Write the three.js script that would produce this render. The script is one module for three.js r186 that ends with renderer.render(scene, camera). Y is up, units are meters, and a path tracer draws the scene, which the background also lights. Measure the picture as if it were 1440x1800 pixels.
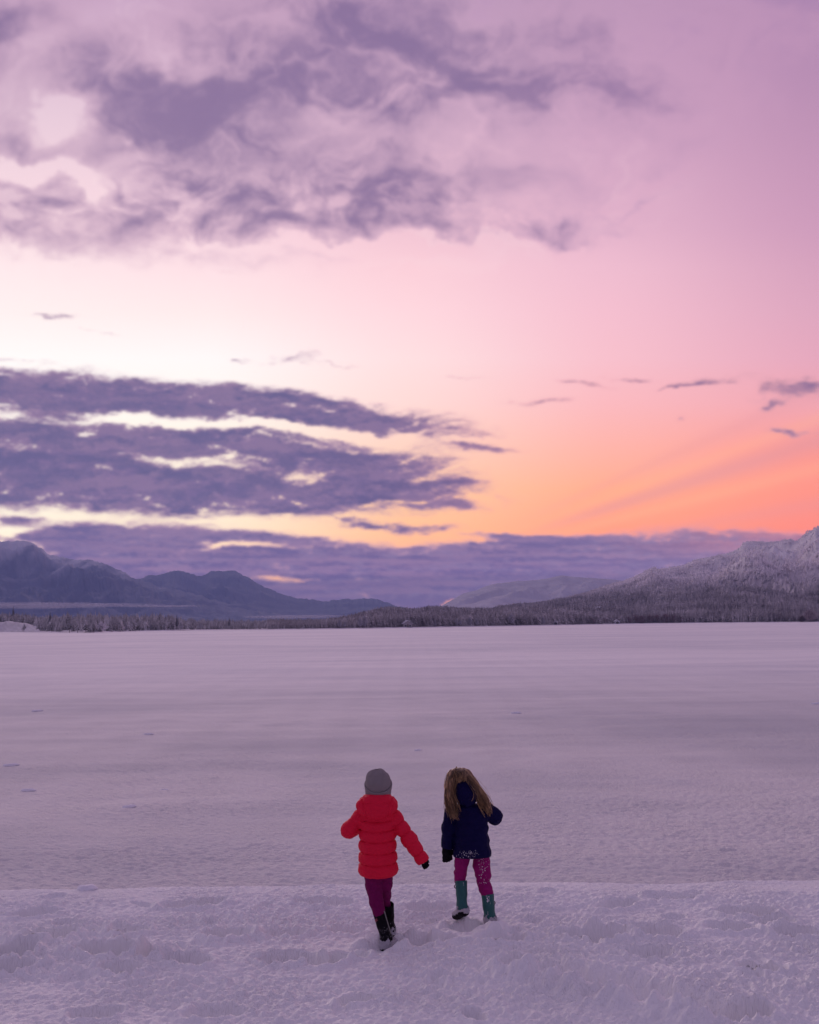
import * as THREE from 'three';
import { mergeGeometries } from 'three/addons/utils/BufferGeometryUtils.js';

// ------------------------------------------------------------------ random numbers and noise
function rng(seed) { let a = seed >>> 0; return () => { a = (a + 0x6D2B79F5) | 0; let t = Math.imul(a ^ (a >>> 15), 1 | a); t = (t + Math.imul(t ^ (t >>> 7), 61 | t)) ^ t; return ((t ^ (t >>> 14)) >>> 0) / 4294967296; }; }
const clamp = (x, a = 0, b = 1) => Math.min(b, Math.max(a, x));
const lerp = (a, b, t) => a + (b - a) * t;
const smooth = (a, b, x) => { const t = clamp((x - a) / (b - a)); return t * t * (3 - 2 * t); };
const s2l = (c) => { c /= 255; return c <= 0.04045 ? c / 12.92 : Math.pow((c + 0.055) / 1.055, 2.4); };
const lin = (r, g, b) => [s2l(r), s2l(g), s2l(b)];
const GX = new Float32Array(4096), GY = new Float32Array(4096), GZ = new Float32Array(4096), PM = new Int32Array(4096);
{ const r = rng(11); for (let i = 0; i < 4096; i++) { const t = r() * 6.28318, z = r() * 2 - 1, s = Math.sqrt(1 - z * z); GX[i] = Math.cos(t) * s; GY[i] = Math.sin(t) * s; GZ[i] = z; PM[i] = Math.floor(r() * 4096); } }
const H2 = (x, y) => PM[(PM[x & 4095] + y) & 4095];
function n2(x, y) {                                                     // gradient noise, about -1..1
  const xi = Math.floor(x), yi = Math.floor(y), fx = x - xi, fy = y - yi;
  const u = fx * fx * fx * (fx * (fx * 6 - 15) + 10), v = fy * fy * fy * (fy * (fy * 6 - 15) + 10);
  const g = (ix, iy, dx, dy) => { const h = H2(ix, iy); return GX[h] * dx + GY[h] * dy; };
  const a = g(xi, yi, fx, fy), b = g(xi + 1, yi, fx - 1, fy), c = g(xi, yi + 1, fx, fy - 1), d = g(xi + 1, yi + 1, fx - 1, fy - 1);
  return 1.9 * (a + (b - a) * u + (c - a + (a - b - c + d) * u) * v);
}
function n3(x, y, z) {
  const xi = Math.floor(x), yi = Math.floor(y), zi = Math.floor(z), fx = x - xi, fy = y - yi, fz = z - zi;
  const u = fx * fx * (3 - 2 * fx), v = fy * fy * (3 - 2 * fy), w = fz * fz * (3 - 2 * fz);
  const g = (i, j, k) => { const h = PM[(H2(xi + i, yi + j) + zi + k) & 4095]; return GX[h] * (fx - i) + GY[h] * (fy - j) + GZ[h] * (fz - k); };
  return 1.6 * lerp(lerp(lerp(g(0, 0, 0), g(1, 0, 0), u), lerp(g(0, 1, 0), g(1, 1, 0), u), v), lerp(lerp(g(0, 0, 1), g(1, 0, 1), u), lerp(g(0, 1, 1), g(1, 1, 1), u), v), w);
}
function fbm(x, y, o = 5, gain = 0.5) { let s = 0, a = 1, t = 0; for (let i = 0; i < o; i++) { s += a * n2(x + i * 37.3, y + i * 17.9); t += a; a *= gain; x *= 2.03; y *= 2.03; } return s / t; }
function ridged(x, y, o = 5, gain = 0.5) { let s = 0, a = 1, t = 0; for (let i = 0; i < o; i++) { const n = 1 - Math.abs(n2(x + i * 31.7, y + i * 11.3)); s += a * n * n; t += a; a *= gain; x *= 2.05; y *= 2.05; } return s / t; }
function billow(x, y, o = 3) { let s = 0, a = 1, t = 0; for (let i = 0; i < o; i++) { s += a * Math.abs(n2(x + i * 23.1, y + i * 7.7)); t += a; a *= 0.5; x *= 2.1; y *= 2.1; } return s / t; }
function curve(pts) {                                                   // smooth function through (x, y) points
  return (x) => {
    if (x <= pts[0][0]) return pts[0][1];
    const n = pts.length; if (x >= pts[n - 1][0]) return pts[n - 1][1];
    let i = 0; while (x > pts[i + 1][0]) i++;
    const [x0, y0] = pts[i], [x1, y1] = pts[i + 1], h = x1 - x0;
    const m0 = i ? (y1 - pts[i - 1][1]) / (x1 - pts[i - 1][0]) : (y1 - y0) / h, m1 = i < n - 2 ? (pts[i + 2][1] - y0) / (pts[i + 2][0] - x0) : (y1 - y0) / h;
    const t = (x - x0) / h, t2 = t * t, t3 = t2 * t;
    return (2 * t3 - 3 * t2 + 1) * y0 + (t3 - 2 * t2 + t) * h * m0 + (-2 * t3 + 3 * t2) * y1 + (t3 - t2) * h * m1;
  };
}

// ------------------------------------------------------------------ camera, sky, sun, exposure
const scene = new THREE.Scene();
const EYE = 2.26, LAKE = -1.2, FOCAL = 900 / Math.tan(24 * Math.PI / 180);
const camera = new THREE.PerspectiveCamera(48, 819 / 1024, 0.1, 60000);
camera.rotation.order = 'YXZ';
camera.rotation.set(5.48 * Math.PI / 180, 0, -0.011);
camera.position.set(0, EYE, 0);
camera.updateMatrixWorld(true);
const QC = camera.quaternion.clone(), QI = QC.clone().invert();
const ray = (px, py) => new THREE.Vector3((px - 720) / FOCAL, (900 - py) / FOCAL, -1).applyQuaternion(QC);    // a direction, from the photograph's 1440 x 1800 pixels

const renderer = new THREE.WebGLRenderer({ antialias: true });
renderer.toneMapping = THREE.LinearToneMapping;
renderer.toneMappingExposure = 1;
renderer.shadowMap.enabled = true;

const sun = new THREE.DirectionalLight(new THREE.Color().setRGB(1, 0.74, 0.76), 1.5);
sun.position.set(-44, 30, -190);
sun.castShadow = true; sun.shadow.radius = 60; sun.shadow.mapSize.set(2048, 2048);
Object.assign(sun.shadow.camera, { left: -30, right: 30, top: 30, bottom: -30, near: 1, far: 500 });
scene.add(sun, sun.target);

function makeSky(haze) {
  const W = 4096, Hh = 2048, data = new Float32Array(W * Hh * 4);
  // clear air of the sunset quarter: rows of colours by height, columns by bearing
  const cols = [0, 360, 720, 1080, 1440];
  const rows = [
    [-150, [168, 138, 172], [160, 130, 170], [152, 124, 166], [152, 122, 162], [146, 114, 156]],
    [0, [206, 172, 200], [202, 166, 196], [186, 150, 186], [184, 146, 182], [172, 134, 174]],
    [200, [232, 204, 218], [230, 198, 216], [222, 184, 206], [208, 164, 194], [190, 146, 180]],
    [400, [252, 222, 228], [250, 216, 225], [240, 196, 210], [228, 180, 202], [206, 156, 186]],
    [470, [255, 233, 235], [254, 224, 229], [251, 207, 216], [238, 188, 206], [214, 162, 188]],
    [550, [255, 240, 239], [255, 234, 234], [254, 215, 221], [243, 190, 205], [221, 166, 189]],
    [630, [258, 250, 248], [256, 247, 246], [254, 222, 223], [246, 191, 202], [228, 167, 187]],
    [710, [258, 250, 243], [257, 247, 240], [254, 217, 212], [249, 184, 188], [238, 165, 175]],
    [790, [257, 246, 232], [255, 240, 224], [253, 209, 190], [252, 178, 165], [250, 152, 142]],
    [860, [254, 242, 223], [253, 236, 214], [254, 202, 166], [255, 172, 140], [250, 147, 133]],
    [930, [253, 240, 219], [253, 230, 204], [255, 191, 148], [254, 158, 130], [246, 138, 128]],
    [1010, [255, 216, 180], [255, 196, 156], [246, 168, 144], [240, 148, 134], [232, 132, 128]],
    [1100, [220, 180, 180], [220, 170, 165], [210, 150, 150], [205, 140, 145], [200, 128, 140]],
  ].map(([v, ...c]) => [v, c.map((k) => lin(...k))]);
  function air(u, v, out) {
    const cu = clamp(u, cols[0], cols[4]) / 360, i = Math.min(3, Math.floor(cu)), fu = cu - i, su = lerp(fu, fu * fu * (3 - 2 * fu), 0.35);
    let j = 0; while (j < rows.length - 2 && v > rows[j + 1][0]) j++;
    const fv = clamp((v - rows[j][0]) / (rows[j + 1][0] - rows[j][0]));
    for (let k = 0; k < 3; k++) out[k] = lerp(lerp(rows[j][1][i][k], rows[j][1][i + 1][k], su), lerp(rows[j + 1][1][i][k], rows[j + 1][1][i + 1][k], su), fv);
  }
  // clouds: soft blobs [u, v, half width, half height, slope, strength] roughened by noise; negative ones are gaps
  const HIGH = [
    [70, 60, 170, 90, 0.1, 0.5], [180, 150, 60, 40, 0, 0.4], [1010, 110, 130, 70, 0, 0.4], [470, 190, 440, 170, 0, 0.62], [620, 340, 330, 60, 0, 0.3], [600, 70, 210, 110, 0, 0.85], [430, 150, 110, 90, 0.2, 0.7], [900, 165, 230, 62, 0.05, 0.95], [640, 175, 120, 60, 0, 0.75], [255, 130, 90, 56, 0.25, 0.7], [290, 235, 90, 70, 0, 0.6],
    [370, 275, 90, 55, -0.3, 0.9], [25, 228, 85, 40, 0.1, 1.1], [105, 350, 95, 42, 0.1, 1.05], [20, 365, 70, 26, 0, 0.9], [45, 105, 60, 40, 0, 0.7], [30, 40, 120, 50, 0, 0.55],
    [300, 350, 130, 40, -0.1, 0.62], [520, 355, 190, 48, -0.1, 0.7], [640, 345, 90, 34, -0.2, 0.7], [760, 395, 130, 22, 0.05, 0.62], [920, 395, 110, 15, -0.08, 0.62], [700, 300, 200, 40, 0, 0.5], [540, 275, 120, 50, 0, 0.45],
    [820, 40, 300, 70, 0, 0.62], [1060, 190, 60, 45, 0.4, 0.55], [1180, 60, 300, 60, 0, 0.35], [1090, 345, 60, 8, -0.3, 0.42], [1150, 265, 60, 16, -0.3, 0.3], [990, 398, 40, 8, -0.1, 0.5],
    [110, 92, 40, 30, -0.4, -0.7], [335, 105, 40, 28, 0.5, -0.85], [150, 195, 70, 26, -0.3, -0.8], [75, 295, 110, 22, 0.0, -0.9], [200, 330, 26, 34, 0.9, -0.8], [588, 205, 55, 24, 0, -0.8], [250, 30, 120, 26, 0, -0.4],
    [240, 225, 18, 14, 0, -0.5], [660, 415, 220, 14, 0, -0.5], [480, 60, 50, 26, 0.3, -0.5], [650, 260, 180, 30, 0, -0.35],
  ];
  const BAND = [
    [60, 680, 170, 30, 0.08, 1.0], [210, 698, 230, 27, 0.05, 1.15], [420, 715, 230, 22, 0.06, 0.95], [560, 700, 130, 9, 0.1, 0.8], [690, 738, 130, 15, 0.1, 0.72], [560, 735, 170, 11, 0.05, 0.75],
    [150, 775, 330, 36, 0.02, 1.15], [380, 778, 260, 24, 0.09, 0.95], [560, 800, 120, 14, 0.05, 0.7], [60, 800, 160, 34, 0, 0.9], [300, 850, 380, 42, 0.03, 1.2], [100, 862, 260, 30, 0, 1.05], [480, 872, 180, 22, 0.02, 1.0], [650, 832, 130, 34, 0.12, 1.15],
    [700, 868, 75, 13, 0.02, 0.85], [590, 878, 60, 14, 0, 0.6], [835, 787, 55, 6, 0.04, 0.85], [790, 768, 60, 7, 0, 0.6], [785, 850, 38, 5, 0, 0.8], [790, 889, 38, 7, 0.05, 0.85], [640, 920, 44, 8, 0.15, 0.5], [700, 930, 84, 7, 0.02, 0.95], [620, 915, 40, 4, 0.1, 0.5],
    [230, 738, 110, 9, -0.05, -1.0], [420, 748, 170, 7, 0.06, -1.1], [560, 760, 90, 6, 0.06, -0.8], [330, 806, 100, 9, -0.1, -0.75], [420, 818, 60, 9, 0.15, -0.7], [25, 790, 45, 14, 0, -0.55], [525, 835, 30, 11, 0, -0.85], [235, 800, 30, 18, 0.6, -0.4], [520, 782, 50, 6, 0.05, -0.8],
    [960, 708, 62, 5, 0.0, 0.62], [1040, 676, 55, 5, 0.1, 0.6], [1120, 663, 46, 4, 0.03, 0.6], [1250, 667, 62, 8, -0.12, 0.6], [1200, 678, 40, 4, -0.12, 0.5], [1412, 682, 66, 15, 0.05, 1.0], [1350, 712, 24, 13, -0.3, 0.75], [1330, 690, 24, 12, -0.6, 0.4], [1395, 760, 50, 6, 0.06, 0.66], [1208, 736, 14, 3, 0, 0.45],
    [80, 556, 70, 5, 0.06, 0.42], [170, 585, 50, 3, 0.1, 0.36], [500, 625, 62, 8, -0.05, 0.45], [410, 628, 15, 3, 0, 0.5], [600, 637, 60, 3, 0.06, 0.35], [395, 478, 34, 6, 0, 0.33], [830, 665, 70, 3, 0.05, 0.35], [30, 630, 60, 5, 0.05, 0.38], [310, 678, 60, 4, 0.1, 0.5], [340, 684, 50, 3, 0.1, 0.5],
  ];
  const LOW = [
    [30, 918, 45, 9, 0.05, 0.95], [180, 938, 130, 18, -0.02, 1.05], [330, 946, 130, 16, 0.03, 1.1], [500, 950, 100, 7, 0.05, 0.95], [170, 975, 130, 26, 0.05, 1.0], [330, 992, 160, 26, 0.02, 1.05], [520, 978, 160, 16, 0.05, 1.15],
    [560, 1010, 200, 17, 0.02, 0.9], [720, 985, 160, 18, 0.02, 1.1], [900, 995, 200, 28, 0, 1.2], [1050, 980, 160, 24, -0.02, 1.2], [1200, 972, 120, 22, -0.02, 1.1], [890, 944, 60, 5, 0.06, 0.95], [980, 950, 90, 8, 0.02, 1.0], [1320, 948, 110, 9, -0.03, 0.8], [850, 957, 30, 4, 0, 0.7],
    [700, 1040, 420, 34, 0, 0.95], [480, 1045, 200, 26, 0, 0.85], [1000, 1030, 300, 40, 0, 1.1], [40, 955, 80, 20, 0, 0.6], [1090, 952, 46, 7, 0, 0.5], [250, 1030, 260, 40, 0, 0.9], [1300, 985, 200, 40, 0, 1.0],
    [334, 973, 14, 5, -0.3, -0.5], [430, 958, 64, 6, 0.02, -0.75], [385, 963, 34, 5, -0.3, -0.45], [475, 1014, 52, 6, 0, -1.0], [540, 1018, 40, 4, 0, -0.6], [30, 936, 70, 8, -0.1, -0.5], [100, 970, 55, 8, 0.3, -0.6], [480, 1022, 90, 6, 0.02, -0.4], [400, 990, 60, 5, 0.03, -0.35], [785, 1059, 16, 3, -0.2, -1.4], [690, 990, 90, 4, 0, -0.3],
  ];
  const pick = (list) => list.map(([u, v, ru, rv, sl, s]) => ({ u, v, ru, rv, sl, s, R: ru * 2.2, T: rv * 2.2 + Math.abs(sl) * ru * 2.2 }));
  function field(list, u, v) {
    let f = 0, g = 0;
    for (const b of list) {
      const du = u - b.u; if (du > b.R || du < -b.R) continue;
      const dv0 = v - b.v; if (dv0 > b.T || dv0 < -b.T) continue;
      const dv = dv0 - b.sl * du, q = (du * du) / (b.ru * b.ru) + (dv * dv) / (b.rv * b.rv);
      if (q > 4.6) continue;
      const w = b.s * Math.exp(-q * 0.85);
      if (b.s > 0) f = f + w - 0.45 * f * w; else g += w;
    }
    return f + g;
  }
  const HI = pick(HIGH), BA = pick(BAND.map((b) => (b[5] < 0 ? [b[0], b[1], b[2] * 1.1, b[3] * 0.9, b[4], b[5] * 0.72] : b))), LO = pick(LOW);
  const c = [0, 0, 0], d = new THREE.Vector3(), D2R = Math.PI / 180;
  const over = (col, a) => { for (let k = 0; k < 3; k++) c[k] += (col[k] - c[k]) * a; };
  const P = (r, g, b) => lin(r, g, b);
  const hiThin = P(196, 160, 188), hiDense = P(134, 111, 152), hiThinR = P(202, 156, 188), hiDenseR = P(152, 120, 162), hiLit = P(255, 230, 232), bandThinR = P(208, 152, 168), bandDenseR = P(140, 110, 148), bandMid = P(132, 112, 152), lowLit = P(214, 160, 172), bandThin = P(172, 136, 168), bandDense = P(106, 95, 140), lowThin = P(190, 150, 176), lowDense = P(116, 102, 147), lowPale = P(138, 120, 158);
  const dusk = P(138, 125, 160), duskLow = P(142, 126, 158), zenith = P(172, 152, 182);
  for (let j = 0; j < Hh; j++) {
    const el = ((j + 0.5) / Hh - 0.5) * Math.PI;
    if (el < -0.03) { for (let i = 0; i < W; i++) data.set([0.13, 0.1, 0.17, 1], (j * W + i) * 4); continue; }
    const ce = Math.cos(el), se = Math.sin(el), eld = el / D2R;
    for (let i = 0; i < W; i++) {
      const th = ((i + 0.5) / W - 0.5) * 2 * Math.PI;
      const x = ce * Math.cos(th), z = ce * Math.sin(th);
      let az = Math.atan2(x, -z) / D2R;                                // 0 ahead, + right
      const aza = Math.abs(az + 6);                                    // bearing from the sunset
      d.set(x, se, z).applyQuaternion(QI);
      const front = d.z < -0.35;
      const u = front ? 720 - FOCAL * d.x / d.z : az > 0 ? 9000 : -9000, v = front ? 900 + FOCAL * d.y / d.z : 900;
      const vv = 1094 - eld * 36.5, near = front ? smooth(-0.72, -0.88, d.z) : 0;
      air(720 + az * 36, lerp(vv, v, near), c);
      // away from the sunset the air falls to dusk
      const away = smooth(22, 105, aza), up = smooth(27, 62, eld);
      const dk = [0, 1, 2].map((k) => lerp(duskLow[k], dusk[k], smooth(2, 40, eld)));
      over(zenith, up); over(dk, away * (1 - 0.35 * up));
      if (eld > 64) { const p = i; data.set([c[0], c[1], c[2], 1], (j * W + p) * 4); continue; }
      // rays fanning out over the right-hand hills
      if (front && u > 650 && u < 2200 && v > 500) {
        const a = Math.atan2(1010 - v, u - 700) / D2R, rr = Math.hypot(u - 700, 1010 - v);
        const k = (Math.exp(-(((a - 17.6) / 1.5) ** 2)) * 0.75 + Math.exp(-(((a - 23.5) / 1.2) ** 2)) * 0.3 + Math.exp(-(((a - 9.5) / 1.1) ** 2)) * 0.35) * smooth(180, 420, rr) * (1 - smooth(900, 1500, rr));
        const b = (Math.exp(-(((a - 14.2) / 1.0) ** 2)) * 0.4 + Math.exp(-(((a - 20.3) / 0.9) ** 2)) * 0.35) * smooth(180, 420, rr) * (1 - smooth(800, 1300, rr));
        over(P(216, 148, 160), k * 0.6); over(P(255, 182, 146), b * 0.6);
      }
      const inside = front && u > -900 && u < 2400 && v > -900;
      const off = Math.max(smooth(60, 500, -u), smooth(1500, 2000, u), smooth(40, 400, -v));
      if (inside) {
        const w1 = fbm(u / 190 + 5, v / 150, 4), w2 = fbm(u / 190 + 55, v / 150 + 9, 4);
        // high deck
        const h1 = fbm(u / 70 + 13, v / 56, 4, 0.55), h2 = fbm(u / 70 + 47, v / 56 + 8, 4, 0.55);
        let e = field(HI, 600 + (u - 600) / 1.1 + w1 * 66 + h1 * 38, 180 + (v - 180) / 1.06 + w2 * 48 + h2 * 28);
        if (e > 0.015 || off > 0) {
          const p1 = fbm(u / 190 + w1 * 0.9, v / 130 + w2 * 0.9, 6, 0.54) , p3 = fbm(u / 34 + 4, v / 26, 4, 0.6);
          const N = clamp(0.5 + 1.0 * p1 + 0.1 * p3);
          e = Math.max(e, off * (0.35 + 0.9 * w1) * smooth(500, 250, v));
          const low = smooth(260, 360, v), f = e * (0.3 + 1.35 * lerp(N, clamp(N + 0.7 * fbm(u / 60 + w1, v / 34 + w2, 4, 0.55)), low)), a = 1 - Math.exp(-1.9 * f * smooth(-0.05, 0.4, f + 0.08 * p3)), q = smooth(0.26, 1.75, f), fade = smooth(760, 1450, u);
          const col = hiThin.map((t, k) => lerp(lerp(t, hiDense[k], q), lerp(hiThinR[k], hiDenseR[k], q), fade));
          over(col, a * lerp(0.95, 0.82, fade));
          if (e > 0.02 && e < 0.5) over(hiLit, 0.16 * smooth(0.02, 0.12, e) * smooth(0.5, 0.2, e) * smooth(0.5, 0.15, N) * (1 - fade));
        }
        // banded clouds left of the middle
        if (v > 430 && v < 980) {
          const g1 = fbm(u / 46 + 11, v / 22, 4, 0.6), g2 = fbm(u / 40 + 71, v / 20 + 5, 4, 0.6), e2 = field(BA, u + w1 * 44 + g1 * 26, v + w2 * 17 + 5 * w1 + g2 * 8);
          if (e2 > 0.015 || off > 0) {
            const n = fbm(u / 120 + w1, v / 24 + w2 * 1.4, 6, 0.58), m = fbm(u / 30, v / 11, 5, 0.6), N = clamp(0.52 + 1.0 * n + 0.35 * m);
            let f = e2 * (0.3 + 1.35 * N) - 0.05 + 0.1 * m * smooth(0.02, 0.3, e2);
            if (off > 0 && u < 0) f = Math.max(f, off * (0.7 + n * 0.9) * smooth(620, 690, v) * smooth(930, 890, v));
            const far = smooth(650, 1000, u), inner = smooth(-0.35, 0.3, fbm(u / 150 + g1 * 0.6, v / 24 + g2 * 0.8 + 40, 5, 0.58)), a = smooth(0.06, 0.8, f), q = smooth(0.2, 1.1, f) * lerp(0.66, 1.06, inner);
            const col = bandThin.map((t, k) => lerp(lerp(t, bandThinR[k], far), lerp(bandDense[k], bandDenseR[k], far), q));
            over(col, a * 0.97);
            over(bandMid, q * 0.6 * smooth(0.65, 0.2, N + 0.3 * m));
          }
        }
        // bank along the horizon
        if (v > 880) {
          const g1 = fbm(u / 40 + 31, v / 16, 4, 0.6), g2 = fbm(u / 36 + 91, v / 15 + 5, 4, 0.6), e3 = field(LO, u + w1 * 34 + g1 * 24, v + w2 * 12 + g2 * 6);
          const n = fbm(u / 100 + w1, v / 16 + w2 * 1.3, 6, 0.58), m = fbm(u / 26 + 7, v / 10, 5, 0.6), N = clamp(0.55 + 0.9 * n + 0.3 * m);
          let f = e3 * (0.4 + 1.15 * N) - 0.04 + 0.08 * m * smooth(0.02, 0.3, e3);
          if (off > 0) f = Math.max(f, off * (0.8 + 0.7 * n) * smooth(915, 985, v));
          const layer = smooth(-0.3, 0.3, fbm(u / 210 + g1 * 0.5 + 9, v / 10 + g2 * 0.6, 5, 0.55)), a = smooth(0.04, 0.7, f), q = smooth(0.15, 0.95, f) * lerp(0.76, 1.06, layer), right = smooth(700, 1300, u) * 0.5;
          over(lowThin.map((t, k) => lerp(t, lerp(lowDense[k], lowPale[k], right), q)), a * lerp(0.98, 0.74, smooth(1000, 1380, u) * smooth(1000, 940, v)));
          over(lowPale, q * (0.35 * smooth(1000, 1060, v) + 0.6 * smooth(0.6, 0.25, N + 0.3 * m)));
          over(lowLit, q * 0.28 * smooth(0.3, 0.0, N) );
        }
      } else if (eld < 60) {
        // the same cloud decks, going on round the sky
        const k = 1 / (se + 0.12), n = fbm(x * k * 1.6 + 3, z * k * 1.6, 4), lit = 1 - away;
        const a = smooth(0.0, 0.5, n) * smooth(60, 45, eld) * 0.6;
        over([lerp(dusk[0] * 0.8, hiDense[0], lit), lerp(dusk[1] * 0.82, hiDense[1], lit), lerp(dusk[2] * 0.86, hiDense[2], lit)], a);
      }
      // what the haze near the ground will take from the light of the low sky
      const T = Math.exp(-0.94 * haze * Math.min(18000, 800 / Math.max(se, 0.02)));
      for (let k = 0; k < 3; k++) c[k] = Math.max(c[k] * 0.5, (c[k] - [0.115, 0.1, 0.2][k] * (1 - T)) / T);
      data.set([c[0], c[1], c[2], 1], (j * W + i) * 4);
    }
  }
  const t = new THREE.DataTexture(data, W, Hh, THREE.RGBAFormat, THREE.FloatType);
  t.mapping = THREE.EquirectangularReflectionMapping; t.magFilter = THREE.LinearFilter; t.minFilter = THREE.LinearFilter; t.needsUpdate = true;
  return t;
}
const HAZE = 0.0001;
const sky = makeSky(HAZE);
scene.background = sky; scene.environment = sky;
scene.fog = new THREE.FogExp2(new THREE.Color().setRGB(0.41, 0.54, 1.0), HAZE);

// ------------------------------------------------------------------ helpers
const used = {};
const numbered = (n) => { const k = used[n] = (used[n] ?? -1) + 1; return k ? `${n}_${String(k).padStart(3, '0')}` : n; };
function tag(o, label, category, group, kind) { if (label) o.userData.label = label; if (category) o.userData.category = category; if (group) o.userData.group = group; if (kind) o.userData.kind = kind; return o; }
function mesh(name, g, m, parent = scene) { const o = new THREE.Mesh(g, m); o.name = parent === scene ? numbered(name) : name; o.castShadow = o.receiveShadow = true; parent.add(o); return o; }
function thing(name, label, category, pos = [0, 0, 0], turn = 0, group) { const o = new THREE.Group(); o.name = numbered(name); o.position.set(...pos); o.rotation.y = turn; scene.add(o); return tag(o, label, category, group); }
function copy(o, label, pos, turn = 0, s = 1) { const c = o.clone(); c.name = numbered(o.name.replace(/_\d{3}$/, '')); c.userData = { ...o.userData }; if (label) c.userData.label = label; c.position.set(...pos); c.rotation.y = turn; c.scale.setScalar(s); scene.add(c); return c; }
const std = (r, g, b, rough = 0.9, more = {}) => new THREE.MeshStandardMaterial({ color: new THREE.Color().setRGB(r, g, b), roughness: rough, ...more });
function noiseTex(size, fn, wrap = true) {
  const a = new Uint8Array(size * size * 4);
  for (let y = 0; y < size; y++) for (let x = 0; x < size; x++) { const v = clamp(fn(x / size, y / size)) * 255, i = (y * size + x) * 4; a[i] = a[i + 1] = a[i + 2] = v; a[i + 3] = 255; }
  const t = new THREE.DataTexture(a, size, size); t.wrapS = t.wrapT = wrap ? THREE.RepeatWrapping : THREE.ClampToEdgeWrapping; t.magFilter = THREE.LinearFilter; t.minFilter = THREE.LinearFilter; t.needsUpdate = true; return t;
}
const tiled = (fn) => (x, y) => { const w = (t) => t * t * (3 - 2 * t), a = w(x), b = w(y); return lerp(lerp(fn(x + 1, y + 1), fn(x, y + 1), a), lerp(fn(x + 1, y), fn(x, y), a), b); };
const grain = noiseTex(512, tiled((x, y) => 0.5 + 0.55 * fbm(x * 60, y * 60, 3, 0.6)));
function grid(nx, nz, at, color) {                                      // a sheet of (nx+1) x (nz+1) points
  const pos = new Float32Array((nx + 1) * (nz + 1) * 3), uv = new Float32Array((nx + 1) * (nz + 1) * 2), col = color ? new Float32Array((nx + 1) * (nz + 1) * 3) : null, idx = new Uint32Array(nx * nz * 6);
  let k = 0;
  for (let j = 0; j <= nz; j++) for (let i = 0; i <= nx; i++, k++) {
    const p = at(i, j); pos.set(p, k * 3); uv[k * 2] = p[0]; uv[k * 2 + 1] = p[2];
    if (col) col.set(color(p, i, j), k * 3);
  }
  k = 0;
  for (let j = 0; j < nz; j++) for (let i = 0; i < nx; i++) { const a = j * (nx + 1) + i, b = a + 1, c = a + nx + 1, d = c + 1; idx.set([a, b, c, b, d, c], k); k += 6; }
  const g = new THREE.BufferGeometry();
  g.setAttribute('position', new THREE.BufferAttribute(pos, 3)); g.setAttribute('uv', new THREE.BufferAttribute(uv, 2));
  if (col) g.setAttribute('color', new THREE.BufferAttribute(col, 3));
  g.setIndex(new THREE.BufferAttribute(idx, 1)); g.computeVertexNormals(); return g;
}
const bearing = (u, v = 1095) => { const r = ray(u, v); return Math.atan2(r.x, -r.z); };                       // + to the right
const slope = (u, v) => { const r = ray(u, v); return r.y / Math.hypot(r.x, r.z); };
const hit = (u, v, y) => { const r = ray(u, v), t = (y - EYE) / r.y; return [r.x * t, y, r.z * t]; };
const polar = (a, r, y) => [Math.sin(a) * r, y, -Math.cos(a) * r];

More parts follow.
